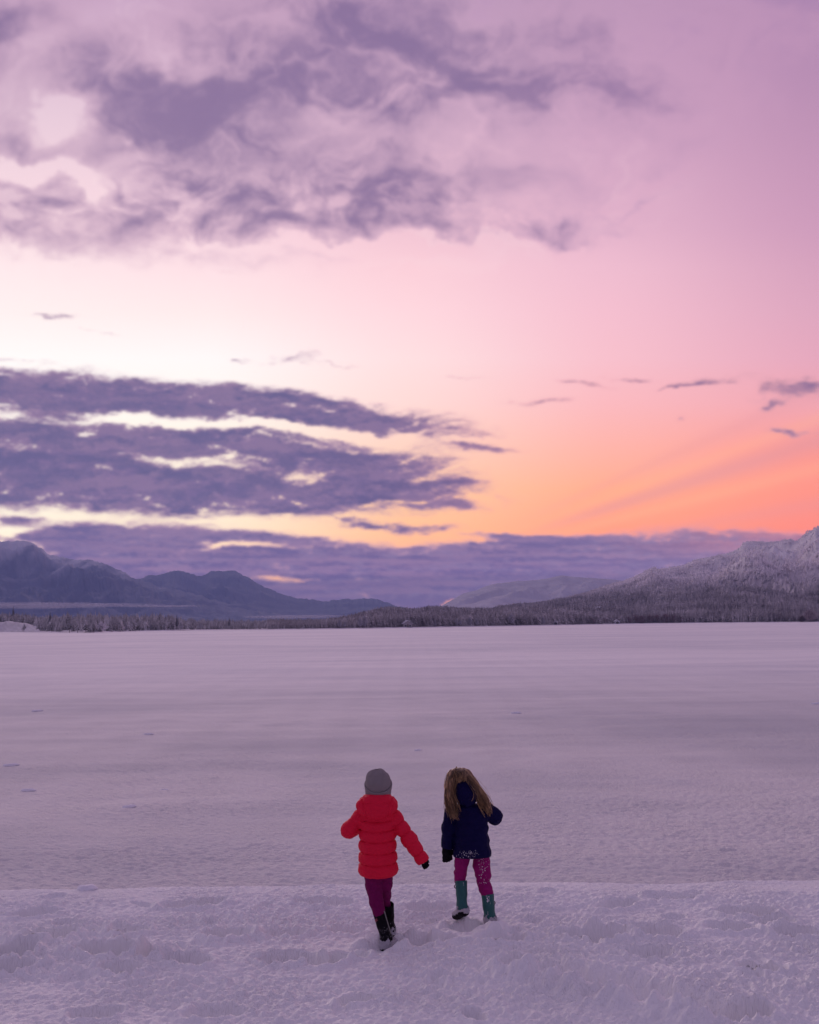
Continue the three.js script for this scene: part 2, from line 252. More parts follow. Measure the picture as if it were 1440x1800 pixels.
// ------------------------------------------------------------------ frozen lake under wind-packed snow
const snowBump = noiseTex(1024, tiled((x, y) => 0.5 + 0.5 * fbm(x * 40, y * 40, 4, 0.6)));
function lakeHeight(x, z) {
  const r = Math.hypot(x, z), fine = smooth(60, 20, r), mid = smooth(170, 50, r), wob = fbm(x / 9, z / 7, 2);
  const rough = smooth(-0.4, 0.35, fbm(x / 14 + 3, z / 9 + 8, 3));
  let h = 0.03 * wob + mid * 0.05 * fbm(x / 3.6 + wob, z / 2.6, 3);
  if (fine > 0) h += fine * (0.25 + 0.75 * rough) * (0.034 * (billow(x / 0.4 + wob * 3, z / 0.3 + wob * 2, 3) - 0.25) + 0.036 * fbm(x / 0.13, z / 0.12, 3));
  return h;
}
{
  const drifts = [[260, 1395, 2.6, 3.2], [120, 1300, 6, 7], [1330, 1395, 3.2, 3.4], [1010, 1330, 4.5, 4], [640, 1262, 9, 6]].map(([u, v, a, b]) => [...hit(u, v, LAKE), a, b]);
  const patch = (x, z) => { let t = 0; for (const [cx, , cz, a, b] of drifts) { const q = ((x - cx) / a) ** 2 + ((z - cz) / b) ** 2; if (q < 6) t += Math.exp(-q) * (0.8 + 0.8 * fbm(x / 1.7, z / 1.5, 4)); } return t; };
  const th = [], rr = [];
  for (let i = -24; i < 0; i++) th.push(-0.47 + (i / 24) * 2.67);
  for (let i = 0; i <= 640; i++) th.push(-0.47 + 0.94 * i / 640);
  for (let i = 1; i <= 24; i++) th.push(0.47 + (i / 24) * 2.67);
  rr.push(8); for (let j = 0; j <= 520; j++) rr.push(Math.pow(lerp(Math.pow(14, -0.9), Math.pow(1500, -0.9), j / 520), -1 / 0.9));
  rr.push(2200, 4000, 8000, 17000);
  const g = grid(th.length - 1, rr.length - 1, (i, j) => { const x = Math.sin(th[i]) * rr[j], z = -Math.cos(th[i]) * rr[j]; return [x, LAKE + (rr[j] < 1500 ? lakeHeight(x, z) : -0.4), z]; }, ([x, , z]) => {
    const r = Math.hypot(x, z);
    const drift = fbm(x / 60 + 0.4 * fbm(x / 30, z / 30, 2), z / 26, 5, 0.58), fine = fbm(x / 16, z / 5, 4, 0.6), wide = fbm(x / 150 + 9, z / 70, 3), near = fbm(x / 9 + 4, z / 5 + 2, 4);
    const t = clamp(0.6 + 0.62 * drift + 0.4 * wide * smooth(40, 120, r) + 0.55 * fine * smooth(400, 60, r) + 0.45 * near * smooth(70, 25, r) + 0.55 * patch(x, z) + 0.5 * smooth(0.22, 0.45, fbm(x / 70 + 20, z / 12, 4, 0.6)) * smooth(60, 120, r));
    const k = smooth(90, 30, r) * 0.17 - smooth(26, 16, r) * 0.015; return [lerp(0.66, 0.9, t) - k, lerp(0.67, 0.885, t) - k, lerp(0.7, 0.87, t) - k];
  });
  const bump = snowBump.clone(); bump.repeat.set(1 / 2.2, 1 / 2.2); bump.needsUpdate = true;
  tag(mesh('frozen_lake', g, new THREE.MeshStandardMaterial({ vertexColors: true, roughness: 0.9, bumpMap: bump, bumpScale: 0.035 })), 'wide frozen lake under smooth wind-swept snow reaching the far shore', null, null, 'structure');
}

// ------------------------------------------------------------------ trampled snow bank in front
const dents = [];
{
  const R = rng(5);
  const put = (u, v, len, wid, deep, turn = 0) => { const p = hit(u, v, 0); dents.push([p[0], p[2], len, wid, deep, turn]); };
  [[340, 1592, 0.42, 0.16, 0.09], [60, 1607, 0.3, 0.16, 0.07], [235, 1637, 0.3, 0.16, 0.1], [70, 1652, 0.3, 0.2, 0.11], [20, 1675, 0.28, 0.2, 0.12], [172, 1675, 0.28, 0.2, 0.12], [400, 1647, 0.28, 0.18, 0.1], [500, 1640, 0.3, 0.14, 0.06], [262, 1677, 0.2, 0.15, 0.09],
    [330, 1690, 0.26, 0.16, 0.07], [30, 1700, 0.22, 0.14, 0.08], [505, 1687, 0.26, 0.15, 0.08], [570, 1692, 0.26, 0.16, 0.08], [610, 1682, 0.24, 0.12, 0.06], [720, 1655, 0.3, 0.18, 0.08], [880, 1652, 0.24, 0.15, 0.07], [780, 1653, 0.22, 0.14, 0.06], [920, 1700, 0.24, 0.2, 0.13], [895, 1694, 0.2, 0.12, 0.08],
    [1020, 1642, 0.26, 0.15, 0.08], [1065, 1645, 0.22, 0.16, 0.09], [1150, 1641, 0.34, 0.16, 0.08], [1280, 1635, 0.28, 0.15, 0.08], [1400, 1639, 0.28, 0.15, 0.08], [1310, 1606, 0.34, 0.16, 0.07], [1370, 1620, 0.26, 0.16, 0.06], [1345, 1702, 0.26, 0.15, 0.08], [1090, 1592, 0.34, 0.14, 0.06], [1190, 1577, 0.34, 0.16, 0.05],
    [1300, 1778, 0.3, 0.13, 0.09], [1240, 1785, 0.24, 0.12, 0.06], [835, 1628, 0.3, 0.16, 0.05], [1135, 1675, 0.26, 0.14, 0.05], [760, 1596, 0.3, 0.18, 0.06], [590, 1590, 0.26, 0.14, 0.05], [545, 1588, 0.24, 0.14, 0.05], [215, 1705, 0.22, 0.14, 0.06], [160, 1783, 0.22, 0.12, 0.05], [380, 1780, 0.26, 0.12, 0.05], [640, 1755, 0.24, 0.12, 0.05]].forEach((a) => put(...a, R() * 0.7 - 0.35));
  for (let i = 0; i < 150; i++) dents.push([(R() - 0.5) * 12, -5.2 - R() * 4.7, 0.1 + 0.16 * R(), 0.06 + 0.08 * R(), 0.012 + 0.04 * R() * R(), R() * 3]);
}
const trail = [[905, 1690], [985, 1712], [1080, 1735], [1180, 1765], [1250, 1785], [1330, 1800]].map(([u, v]) => hit(u, v, 0));
const feet = [[676, 1661], [700, 1655], [668, 1668], [866, 1621], [815, 1630], [690, 1640]].map(([u, v]) => { const p = hit(u, v, 0); return [p[0], p[2], 0.26]; });
const mounds = [[860, 1640], [880, 1637]].map(([u, v]) => { const p = hit(u, v, 0); return [p[0], p[2]]; });
const dentGrid = new Map();
for (const d of dents) { const R = Math.ceil(d[2] * 2.2 / 0.5); for (let i = -R; i <= R; i++) for (let j = -R; j <= R; j++) { const k = (Math.floor(d[0] / 0.5) + i) * 1000 + Math.floor(d[1] / 0.5) + j; if (!dentGrid.has(k)) dentGrid.set(k, []); dentGrid.get(k).push(d); } }
function bankHeight(x, z) {
  let calm = 0; for (const [fx, fz, fr] of feet) calm = Math.max(calm, Math.exp(-((x - fx) ** 2 + (z - fz) ** 2) / (fr * fr)));
  const inner = smooth(14, 5, Math.abs(x)) * smooth(2, -4, z) * (1 - 0.8 * calm) * lerp(1, 0.3, smooth(-9.3, -9.95, z));
  const wx = n2(x / 0.5, z / 0.5) * 0.09 + n2(x / 0.13, z / 0.13) * 0.014, wz = n2(x / 0.5 + 40, z / 0.5) * 0.09 + n2(x / 0.13 + 9, z / 0.13) * 0.014;
  let h = 0.03 * fbm(x / 1.4, z / 1.1, 3) * (1 - calm) - 0.02 * calm;
  if (inner > 0) {
    const tramp = smooth(-0.5, 0.35, fbm(x / 1.6 + 2, z / 0.8 + 6, 3));
    h += inner * (0.4 + 0.75 * tramp) * (0.022 * (billow(x / 0.42, z / 0.3, 2) - 0.2) + 0.042 * (billow(x / 0.14 + 4, z / 0.1, 3) - 0.25) + 0.032 * fbm(x / 0.05, z / 0.05, 2));
    const list = dentGrid.get(Math.floor(x / 0.5) * 1000 + Math.floor(z / 0.5));
    if (list) for (const [cx, cz, l, w, dp, t] of list) {
      const dx = x + wx - cx, dz = z + wz - cz, c = Math.cos(t), s = Math.sin(t), a = (dx * c - dz * s) / (l * 0.62), b = (dx * s + dz * c) / (w * 0.76), q = a * a + b * b;
      if (q < 5) h += -dp * (dp > 0.045 ? 1.75 : 1.3) * (1 - smooth(0.55, 1.15, q)) + dp * 0.42 * Math.exp(-((Math.sqrt(q) - 1.25) ** 2) / 0.06) * (0.8 + 0.5 * n2(x / 0.12, z / 0.12));
    }
    // a groove dragged through the snow, ribbed on its far side
    let best = 1, along = 0, off = 0, run = 0;
    for (let i = 0; i < trail.length - 1; i++) {
      const [ax, , az] = trail[i], [bx, , bz] = trail[i + 1], ex = bx - ax, ez = bz - az, L = Math.hypot(ex, ez), t = clamp(((x - ax) * ex + (z - az) * ez) / (L * L)), q = Math.hypot(x - ax - ex * t, z - az - ez * t);
      if (q < best) { best = q; along = run + t * L; off = Math.sign((x - ax) * ez - (z - az) * ex) * q; }
      run += L;
    }
    if (best < 0.5) {
      const o = off + wx * 0.4, rib = n2(along / 0.075, o * 2) * 0.65 + n2(along / 0.16, o * 2) * 0.35, end = smooth(0, 0.3, along) * smooth(run, run - 0.3, along);
      h += end * (-0.17 * Math.exp(-((o - 0.03) ** 2) / 0.014) * (1 + 0.35 * rib) + 0.085 * Math.exp(-((o + 0.2) ** 2) / 0.012) * (1 + 1.0 * rib) + 0.05 * Math.exp(-((o - 0.25) ** 2) / 0.01) * (1 + 0.8 * rib));
    }
  }
  for (const [fx, fz] of mounds) { const q = Math.hypot(x - fx, z - fz); if (q < 0.4) h += 0.042 * Math.exp(-q * q / 0.007) * (1 + 0.35 * n2(x / 0.06, z / 0.06)); }
  for (const [fx, fz] of feet) { const q = Math.hypot(x - fx, z - fz); if (q < 0.4) h += -0.03 * Math.exp(-q * q / 0.008) + 0.022 * Math.exp(-((q - 0.17) ** 2) / 0.004) * (0.7 + 0.8 * n2(x / 0.07, z / 0.07)); }
  const lip = -10.15 + 0.12 * n2(x / 2.1, 3.1);
  h += 0.012 * smooth(lip + 1.2, lip + 0.2, z) - (LAKE * -1 + 0.25) * smooth(lip, lip - 1.1, z) * 1.0;
  h -= (1.6) * smooth(34, 60, Math.abs(x)) + 1.6 * smooth(14, 30, z);
  return h;
}
{
  const xs = [], zs = [];
  for (let i = 0; i < 30; i++) xs.push(-62 + i * (62 - 4.6) / 30);
  for (let i = 0; i <= 1000; i++) xs.push(-4.6 + 9.2 * i / 1000);
  for (let i = 1; i <= 30; i++) xs.push(4.6 + i * (62 - 4.6) / 30);
  for (let i = 0; i < 14; i++) zs.push(-11.5 + i * 1.1 / 14);
  for (let i = 0; i <= 330; i++) zs.push(-10.4 + 4.4 * i / 330);
  for (let i = 1; i <= 60; i++) zs.push(-6 + Math.pow(i / 60, 2.4) * 38);
  const g = grid(xs.length - 1, zs.length - 1, (i, j) => [xs[i], bankHeight(xs[i], zs[j]), zs[j]]);
  const bump = grain.clone(); bump.repeat.set(1 / 0.9, 1 / 0.9); bump.needsUpdate = true;
  tag(mesh('snow_bank', g, new THREE.MeshStandardMaterial({ color: new THREE.Color().setRGB(0.86, 0.865, 0.865), roughness: 0.9, bumpMap: bump, bumpScale: 0.016 })), 'trampled snow covering the bank in front of the lake', null, null, 'structure');
}

// ------------------------------------------------------------------ hills and mountains
const shoreAt = (() => { const c = curve([[-300, 1113], [0, 1111], [70, 1111.5], [160, 1112], [240, 1109.5], [480, 1107], [600, 1105.5], [720, 1103.5], [840, 1101.5], [960, 1099.5], [1080, 1097], [1200, 1095.5], [1320, 1094.5], [1440, 1093.5], [1700, 1090.5]]); return (u) => { const p = hit(u, c(u), LAKE); return Math.hypot(p[0], p[2]); }; })();
function ridge(name, label, { u0, u1, nu, nr, line, R0, R1, back, lower = 0, crag = 1.6, power, rough, color, mat, category }) {
  const near = (i) => { const u = lerp(u0, u1, i / nu); return [u, bearing(u)]; };
  const tops = [], feet = [], crest = [];
  for (let i = 0; i <= nu; i++) { const u = near(i)[0]; crest[i] = R1(u); feet[i] = R0(u); tops[i] = Math.max(1, EYE + slope(u, line(u) + crag * fbm(u / 22, R1(0) / 777, 5, 0.6)) * crest[i] - LAKE - lower); }
  const P = (i, t) => {                                                 // t: 0 foot, 1 crest, 2 foot of the far side
    const [u, a] = near(i), ii = Math.min(nu, Math.round(i)), r = t <= 1 ? lerp(feet[ii], crest[ii], t) : lerp(crest[ii], crest[ii] + back, t - 1);
    const x = Math.sin(a) * r, z = -Math.cos(a) * r, e = t <= 1 ? Math.pow(t, power) : Math.pow(2 - t, 1.3);
    const h = tops[ii] * e + tops[ii] * rough(x, z, t, u) * Math.min(1, Math.abs(1 - t) * 4) * Math.min(1, t * 3);
    return [x, LAKE + h - (t === 0 || t === 2 ? 6 : 0), z];
  };
  const g = grid(nu, nr, (i, j) => P(i, 2 * j / nr), (p, i, j) => color(p, 2 * j / nr, near(i)[0], tops[Math.min(nu, i)]));
  tag(mesh(name, g, mat ?? new THREE.MeshStandardMaterial({ vertexColors: true, roughness: 0.95 })), label, null, null, 'structure');
  return P;
}
const leftLine = curve([[-700, 1010], [-420, 960], [-200, 938], [-60, 945], [0, 950], [30, 951], [53, 956], [67, 962], [83, 972], [100, 978], [140, 983], [167, 986], [190, 993], [210, 1001], [227, 1010], [250, 1020], [300, 1036], [360, 1050], [440, 1070], [560, 1092]]);
const secondLine = curve([[150, 1060], [200, 1035], [240, 1020], [260, 1012], [283, 1010], [307, 1004], [327, 1006], [357, 1012], [373, 1005], [400, 1003], [417, 1005], [433, 1013], [453, 1025], [477, 1037], [507, 1048], [547, 1053], [570, 1056], [613, 1053], [660, 1052], [673, 1055], [700, 1066], [800, 1085]]);
const midLine = curve([[740, 1085], [770, 1068], [797, 1054], [813, 1044], [840, 1037], [863, 1028], [897, 1023], [960, 1018], [987, 1012], [1003, 1013], [1027, 1015], [1060, 1017], [1120, 1024], [1200, 1035], [1400, 1060]]);
const rightLine = curve([[440, 1099], [520, 1095], [573, 1090], [593, 1086], [613, 1082], [640, 1074], [665, 1068], [690, 1066], [727, 1068], [753, 1064], [800, 1066], [863, 1068], [880, 1062], [913, 1058], [960, 1053], [1027, 1039], [1070, 1025], [1110, 1014], [1127, 1006], [1147, 997], [1167, 997], [1193, 993], [1227, 981], [1260, 974], [1303, 961], [1312, 951], [1323, 948], [1363, 949], [1393, 948], [1407, 949], [1420, 940], [1440, 928], [1500, 905], [1600, 880], [1800, 860], [2100, 900]]);
const gully = (sx, sz) => (x, z, t) => (ridged(x / sx + 0.5 * n2(x / 900, z / 900), z / sz, 5, 0.52) - 0.62) * 0.34;
const snowMix = (dark, snow, k) => [lerp(dark[0], snow[0], k), lerp(dark[1], snow[1], k), lerp(dark[2], snow[2], k)];
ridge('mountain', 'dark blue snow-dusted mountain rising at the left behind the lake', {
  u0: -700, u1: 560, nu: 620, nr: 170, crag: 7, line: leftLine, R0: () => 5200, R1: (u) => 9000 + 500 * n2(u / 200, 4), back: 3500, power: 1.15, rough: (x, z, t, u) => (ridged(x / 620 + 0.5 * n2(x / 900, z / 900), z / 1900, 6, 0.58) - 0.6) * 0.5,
  color: ([x, y, z], t, u, top) => { const e = (y - LAKE) / 620, k = smooth(0.5, 1.0, e + 0.5 * fbm(x / 130, z / 620, 5, 0.62)) * 0.95 + 0.16 * smooth(0.0, 0.5, fbm(x / 90, z / 260, 4)); return snowMix([0.1, 0.14, 0.25], [0.7, 0.72, 0.8], clamp(k)); },  // dark forest tinted blue: painted-in haze, on top of the fog
});
ridge('mountain', 'lower twin-peaked blue mountain behind the first one, sloping down to the middle', {
  u0: 150, u1: 800, nu: 520, crag: 5, nr: 110, line: secondLine, R0: () => 7600, R1: (u) => 11500 + 500 * n2(u / 150, 9), back: 3000, power: 1.1, rough: gully(800, 1600),
  color: ([x, y, z]) => { const k = 0.16 * smooth(0.0, 0.6, fbm(x / 200, z / 360, 4)) * smooth(100, 420, y); return snowMix([0.1, 0.14, 0.25], [0.7, 0.72, 0.8], k); },  // the blue of distant air is painted into this forest colour too
});
ridge('hill', 'hazy mauve hill behind the wooded right shore', {
  u0: 740, u1: 1400, nu: 360, nr: 100, line: midLine, R0: () => 5200, R1: () => 8200, back: 2500, power: 1.15, rough: gully(600, 1000),
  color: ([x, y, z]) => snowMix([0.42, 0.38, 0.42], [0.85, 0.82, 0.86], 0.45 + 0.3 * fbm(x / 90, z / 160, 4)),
});
const clear = (x, y, z, u) => {                                          // 0 wooded .. 1 open snow, on the right-hand hill
  const h = y - LAKE, n = fbm(x / 170 + 3, z / 300, 4), m = fbm(x / 45, z / 90, 3);
  const band = Math.exp(-(((h - 175 - 0.06 * (x - 900)) / 42) ** 2)) * smooth(1250, 1400, u);
  return clamp(smooth(0.25, 0.7, n * 0.8 + m * 0.5 + smooth(60, 230, h) * 0.42) * 0.7 + band * smooth(-0.25, 0.35, m + n * 0.6));
};
const hillR1 = (u) => lerp(1750, 4300, smooth(780, 1420, u)), hillR0 = (u) => shoreAt(u) + 12;
const hillAt = ridge('hill', 'frost-grey forested hillside rising to the right above the lake', {
  u0: 440, u1: 2100, nu: 760, nr: 190, line: rightLine, R0: hillR0, R1: hillR1, back: 2200, lower: 7, power: 1.22,
  rough: (x, z, t, u) => (ridged(x / 300, z / 1100, 6, 0.56) - 0.6) * 0.42 * smooth(900, 1200, u) + (fbm(x / 240, z / 240, 3)) * 0.12,
  color: ([x, y, z], t, u) => snowMix([0.4, 0.35, 0.37], [0.85, 0.82, 0.84], clamp(0.3 + 0.25 * clear(x, y, z, u) + 0.25 * smooth(40, 170, y) + 0.5 * fbm(x / 40, z / 120, 5, 0.6))),
});

// ------------------------------------------------------------------ the far shore: low bank, woods
const bankTop = curve([[-400, 7], [0, 6.2], [40, 5.6], [62, 3.4], [100, 3.2], [160, 3.0], [300, 2.4], [420, 1.6], [600, 1.2], [900, 1.2], [1300, 1.4], [1700, 2]]);
const shoreHeight = (u, t, x, z) => LAKE + 0.45 * smooth(0, 0.02, t) + bankTop(u) * smooth(0.0, u < 70 ? 0.1 : 0.35, t) * (1 + 0.25 * fbm(x / 18, z / 18, 3)) + 0.25 * fbm(x / 6, z / 6, 2) * smooth(0, 0.05, t);
{
  const nu = 700, nr = 60;
  const g = grid(nu, nr, (i, j) => { const u = lerp(-700, 2000, i / nu), a = bearing(u), t = Math.pow(j / nr, 1.8), r = shoreAt(u) + 3 * n2(u / 14, 2) + 1.4 * n2(u / 4, 7) + t * 260, p = polar(a, r, 0); p[1] = j === 0 ? LAKE - 0.5 : shoreHeight(u, t, p[0], p[2]); return p; },
    ([x, y, z]) => { const k = clamp(0.72 + 0.5 * fbm(x / 7, z / 9, 4)); return snowMix([0.16, 0.13, 0.12], [0.82, 0.8, 0.84], k); });
  tag(mesh('shore', g, new THREE.MeshStandardMaterial({ vertexColors: true, roughness: 0.95 })), 'low snowy far shore at the edge of the lake', null, null, 'structure');
}
function crownGeometry(seed, whorls, width, droop) {                     // a conifer 1 m tall: whorls of drooping boughs
  const R = rng(seed), pos = [];
  for (let k = 0; k < whorls; k++) {
    const y = 0.1 + 0.86 * k / whorls, r = width * Math.pow(1 - k / (whorls + 0.6), 0.85) * (0.8 + 0.4 * R()), n = 7, o = R() * 6;
    for (let i = 0; i < n; i++) {
      const a = o + (i + 0.6 * R()) * 6.283 / n, b = 0.42, rr = r * (0.65 + 0.6 * R());
      const tip = [Math.cos(a) * rr, y - droop * rr, Math.sin(a) * rr], s = [Math.cos(a - b) * rr * 0.62, y + 0.008, Math.sin(a - b) * rr * 0.62], e = [Math.cos(a + b) * rr * 0.62, y + 0.008, Math.sin(a + b) * rr * 0.62], top = [0, y + 0.16 * (1 - k / whorls) + 0.05, 0];
      pos.push(...top, ...s, ...tip, ...top, ...tip, ...e);
    }
  }
  pos.push(0, 1.04, 0, -0.012, 0.9, 0.01, 0.012, 0.9, 0.01, 0, 1.04, 0, 0.012, 0.9, 0.01, 0, 0.9, -0.014);
  const g = new THREE.BufferGeometry(); g.setAttribute('position', new THREE.Float32BufferAttribute(pos, 3)); g.computeVertexNormals(); return g;
}
function twigCloud(seed, n, rx, ry, stem = 0.25) {                       // a bare or leafy crown 1 m tall made of short twigs round limbs
  const R = rng(seed), pos = [];
  for (let i = 0; i < n; i++) {
    const a = R() * 6.283, q = Math.pow(R(), 0.45), hgt = R(), w = Math.sin(Math.PI * Math.pow(hgt, 0.7)) * 0.9 + 0.12, lump = 0.8 + 0.4 * n2(Math.cos(a) * 1.7 + seed, hgt * 3 + Math.sin(a) * 1.3);
    const x = Math.cos(a) * q * rx * w * lump, z = Math.sin(a) * q * rx * w * lump, y = stem * 0.5 + hgt * ry * lump, l = 0.05 + 0.09 * R(), dx = x * 0.3 + (R() - 0.5) * 0.12, dz = z * 0.3 + (R() - 0.5) * 0.12, t = 0.006 + 0.016 * R(), b = R() * 6;
    pos.push(x - Math.cos(b) * t, y, z - Math.sin(b) * t, x + Math.cos(b) * t, y, z + Math.sin(b) * t, x + dx, y + l, z + dz);
  }
  const g = new THREE.BufferGeometry(); g.setAttribute('position', new THREE.Float32BufferAttribute(pos, 3)); g.computeVertexNormals(); return g;
}
function limbs(seed, n, h, spread) {                                     // trunk and limbs of a bare tree 1 m tall
  const R = rng(seed), gs = [];
  const bar = (a, b, r0, r1) => { const d = new THREE.Vector3().subVectors(b, a), g = new THREE.CylinderGeometry(r1, r0, d.length(), 5, 1); g.applyMatrix4(new THREE.Matrix4().compose(a.clone().addScaledVector(d, 0.5), new THREE.Quaternion().setFromUnitVectors(new THREE.Vector3(0, 1, 0), d.clone().normalize()), new THREE.Vector3(1, 1, 1))); gs.push(g); };
  const O = new THREE.Vector3(0, -0.05, 0), T = new THREE.Vector3((R() - 0.5) * 0.06, h, (R() - 0.5) * 0.06); bar(O, T, 0.035, 0.02);
  for (let i = 0; i < n; i++) { const s = new THREE.Vector3().lerpVectors(O, T, 0.5 + 0.5 * R()), a = R() * 6.283, e = new THREE.Vector3(Math.cos(a) * spread * (0.5 + R()), 0.55 + 0.4 * R(), Math.sin(a) * spread * (0.5 + R())); bar(s, e, 0.016, 0.005); }
  return mergeGeometries(gs);
}
const barkMat = std(0.09, 0.07, 0.07, 0.95), twigMat = std(0.5, 0.48, 0.52, 0.95, { side: THREE.DoubleSide }), needleMat = std(1, 1, 1, 0.95, { side: THREE.DoubleSide });
const shoreSpot = (u, t) => { const a = bearing(u), p = polar(a, shoreAt(u) + t * 260, 0); p[1] = shoreHeight(u, t, p[0], p[2]); return p; };
const crowns = [crownGeometry(1, 8, 0.26, 0.55), crownGeometry(2, 9, 0.2, 0.7), crownGeometry(3, 6, 0.34, 0.35)];
function forest(name, label, list) {                                     // list: [x, y, z, height, width factor, tint]
  const per = crowns.map(() => []); list.forEach((t, i) => per[i % 3].push(t));
  per.forEach((ts, k) => {
    if (!ts.length) return;
    const im = new THREE.InstancedMesh(crowns[k], needleMat, ts.length), m = new THREE.Matrix4(), q = new THREE.Quaternion(), up = new THREE.Vector3(0, 1, 0), c = new THREE.Color();
    ts.forEach(([x, y, z, h, w, tint], i) => { im.setMatrixAt(i, m.compose(new THREE.Vector3(x, y - 0.3, z), q.setFromAxisAngle(up, (i * 2.4) % 6.28), new THREE.Vector3(h * w, h, h * w))); im.setColorAt(i, c.setRGB(...tint)); });
    im.name = numbered(name); im.castShadow = im.receiveShadow = true; scene.add(im); tag(im, label[k] ?? label, null, null, 'stuff');
  });
}
{
  const R = rng(77), list = [];
  for (let i = 0; i < 125000; i++) {
    const u = lerp(470, 1640, R()), t = Math.pow(R(), 1.35) * 1.06, iu = (u - 440) / (2100 - 440) * 760, p = hillAt(iu, t);
    if (R() < clear(p[0], p[1], p[2], u) * 0.35 + 0.5 * smooth(35, 150, p[1])) continue;
    const r = Math.hypot(p[0], p[2]), h = (6.5 + 7 * R() * R() + 3 * fbm(p[0] / 70, p[2] / 70, 2)) * lerp(0.62, 1, smooth(560, 700, u)) * lerp(0.78, 1, smooth(0, 0.2, t)) * lerp(1, 0.6, smooth(0.5, 0.95, t));
    const frost = clamp(0.24 + 0.4 * fbm(p[0] / 60, p[2] / 90, 3) + 0.35 * (R() - 0.5) + 0.9 * smooth(15, 120, p[1]));
    list.push([p[0], p[1], p[2], Math.max(4, h), 0.9 + 0.8 * R(), [lerp(0.22, 1, frost), lerp(0.2, 0.95, frost), lerp(0.21, 0.96, frost)]]);
  }
  forest('forest', ['dense frosted conifer forest covering the right-hand hillside', 'slender dark conifers mixed through the right-hand hillside forest', 'broad frosted conifers mixed through the right-hand hillside forest'], list);
  const wood = [], high = curve([[-600, 10], [0, 8.5], [100, 9], [300, 9.5], [318, 7.5], [345, 6.2], [480, 5.4], [600, 5.5]]);
  for (let i = 0; i < 11000; i++) {
    const u = lerp(-500, 600, R()), t = 0.02 + R() * 0.98;
    const open = (u < 62 && t < 0.16) || (u > 106 && u < 158 && t < 0.1) || (u > 166 && u < 192 && t < 0.06) || (u < 100 && t < 0.05) || (u > 320 && t < 0.05);
    if (open && R() > 0.04) continue;
    const p = shoreSpot(u, t), h = high(u) * (0.42 + 0.4 * R() * R() + 0.26 * n2(u / 9, t * 4) + 0.24 * t), f = clamp(0.16 + 0.45 * fbm(u / 14, t * 7, 3) + 0.5 * (R() - 0.5));
    wood.push([...p, Math.max(2.4, h), 0.85 + 0.8 * R(), [lerp(0.34, 1, f), lerp(0.33, 0.98, f), lerp(0.34, 1, f)]]);
  }
  forest('woodland', ['dark conifer wood along the left far shore', 'slim conifers mixed through the left shore wood', 'broad conifers mixed through the left shore wood'], wood);
}
// single trees and shrubs that stand out from the woods
function conifer(label, u, t, h, w, group) { const p = shoreSpot(u, t), o = thing('conifer', label, 'tree', p, u, group); h *= 0.86; const tr = mesh('trunk', new THREE.CylinderGeometry(0.006, 0.02, 0.9, 6).translate(0, 0.42, 0), barkMat, o); const c = mesh('crown', crowns[1], std(0.16, 0.16, 0.18, 0.95, { side: THREE.DoubleSide }), o); c.scale.set(w, 1, w); tr.scale.set(1, 1, 1); o.scale.setScalar(h); return o; }
conifer('tallest pointed dark conifer above the treeline near the left edge', 23, 0.3, 13.5, 0.9);
conifer('pointed conifer standing proud of the left wood above the snowy clearing', 88, 0.2, 12, 0.95);
conifer('slim conifer where the left wood drops to low trees', 311, 0.12, 11, 0.8);
conifer('small lone conifer peak in the low trees right of the left wood', 403, 0.2, 8.2, 0.85);
const ORD = ['first', 'second', 'third', 'fourth', 'fifth', 'sixth', 'seventh', 'eighth', 'ninth', 'tenth', 'eleventh', 'twelfth', 'thirteenth', 'fourteenth', 'fifteenth', 'sixteenth', 'seventeenth'];
const bareTree = thing('frosted_tree', 'pale frost-covered bare tree at the edge of the far shore', 'tree', [0, 0, 0], 0, 'frosted trees along the far shore');
mesh('trunk', limbs(4, 9, 0.55, 0.16), std(0.22, 0.2, 0.22, 0.95), bareTree);
mesh('crown', twigCloud(9, 900, 0.3, 0.85), std(0.46, 0.45, 0.5, 0.95, { side: THREE.DoubleSide }), bareTree);
[[597, 5.5], [606, 4.2], [633, 6], [641, 7.2], [765, 4.6], [803, 5.4], [809, 4.4], [826, 6.2], [838, 5.2], [899, 8.8], [955, 6], [318, 4.5], [290, 4.2], [265, 3.8], [352, 3.6], [208, 4.4], [222, 3.6]].sort((a, b) => a[0] - b[0]).forEach(([u, h], i) => { const p = shoreSpot(u, 0.035), label = `${ORD[i]} pale frost-covered bare tree from the left along the far shore`; if (i) copy(bareTree, label, p, i * 1.7, h); else { bareTree.userData.label = label; bareTree.position.set(...p); bareTree.scale.setScalar(h); } });
const shrub = thing('bare_shrub', 'rounded reddish bare shrub in the thicket on the right shore', 'shrub', [0, 0, 0], 0, 'bare shrubs along the right shore');
mesh('stem', limbs(14, 14, 0.2, 0.3), std(0.12, 0.08, 0.08, 0.95), shrub);
mesh('twigs', twigCloud(31, 1500, 0.62, 0.8, 0.1), std(0.3, 0.22, 0.24, 0.95, { side: THREE.DoubleSide }), shrub);
[[1105, 7], [1118, 8.5], [1128, 8], [1142, 8.2], [1155, 9], [1170, 9.4], [1186, 8.4], [1197, 6.5], [1213, 5.5], [1040, 6], [1062, 5.5]].sort((a, b) => a[0] - b[0]).forEach(([u, h], i) => { const p = shoreSpot(u, 0.05), label = `${ORD[i]} rounded reddish bare shrub from the left along the right shore`; if (i) copy(shrub, label, p, i * 2.1, h); else { shrub.userData.label = label; shrub.position.set(...p); shrub.scale.setScalar(h); } });
const whiteShrub = copy(shrub, 'white frosted shrub standing clear in front of the left wood', shoreSpot(179, 0.02), 1, 6); whiteShrub.userData.group = undefined; delete whiteShrub.userData.group; whiteShrub.children[1].material = std(0.74, 0.72, 0.78, 0.95, { side: THREE.DoubleSide });
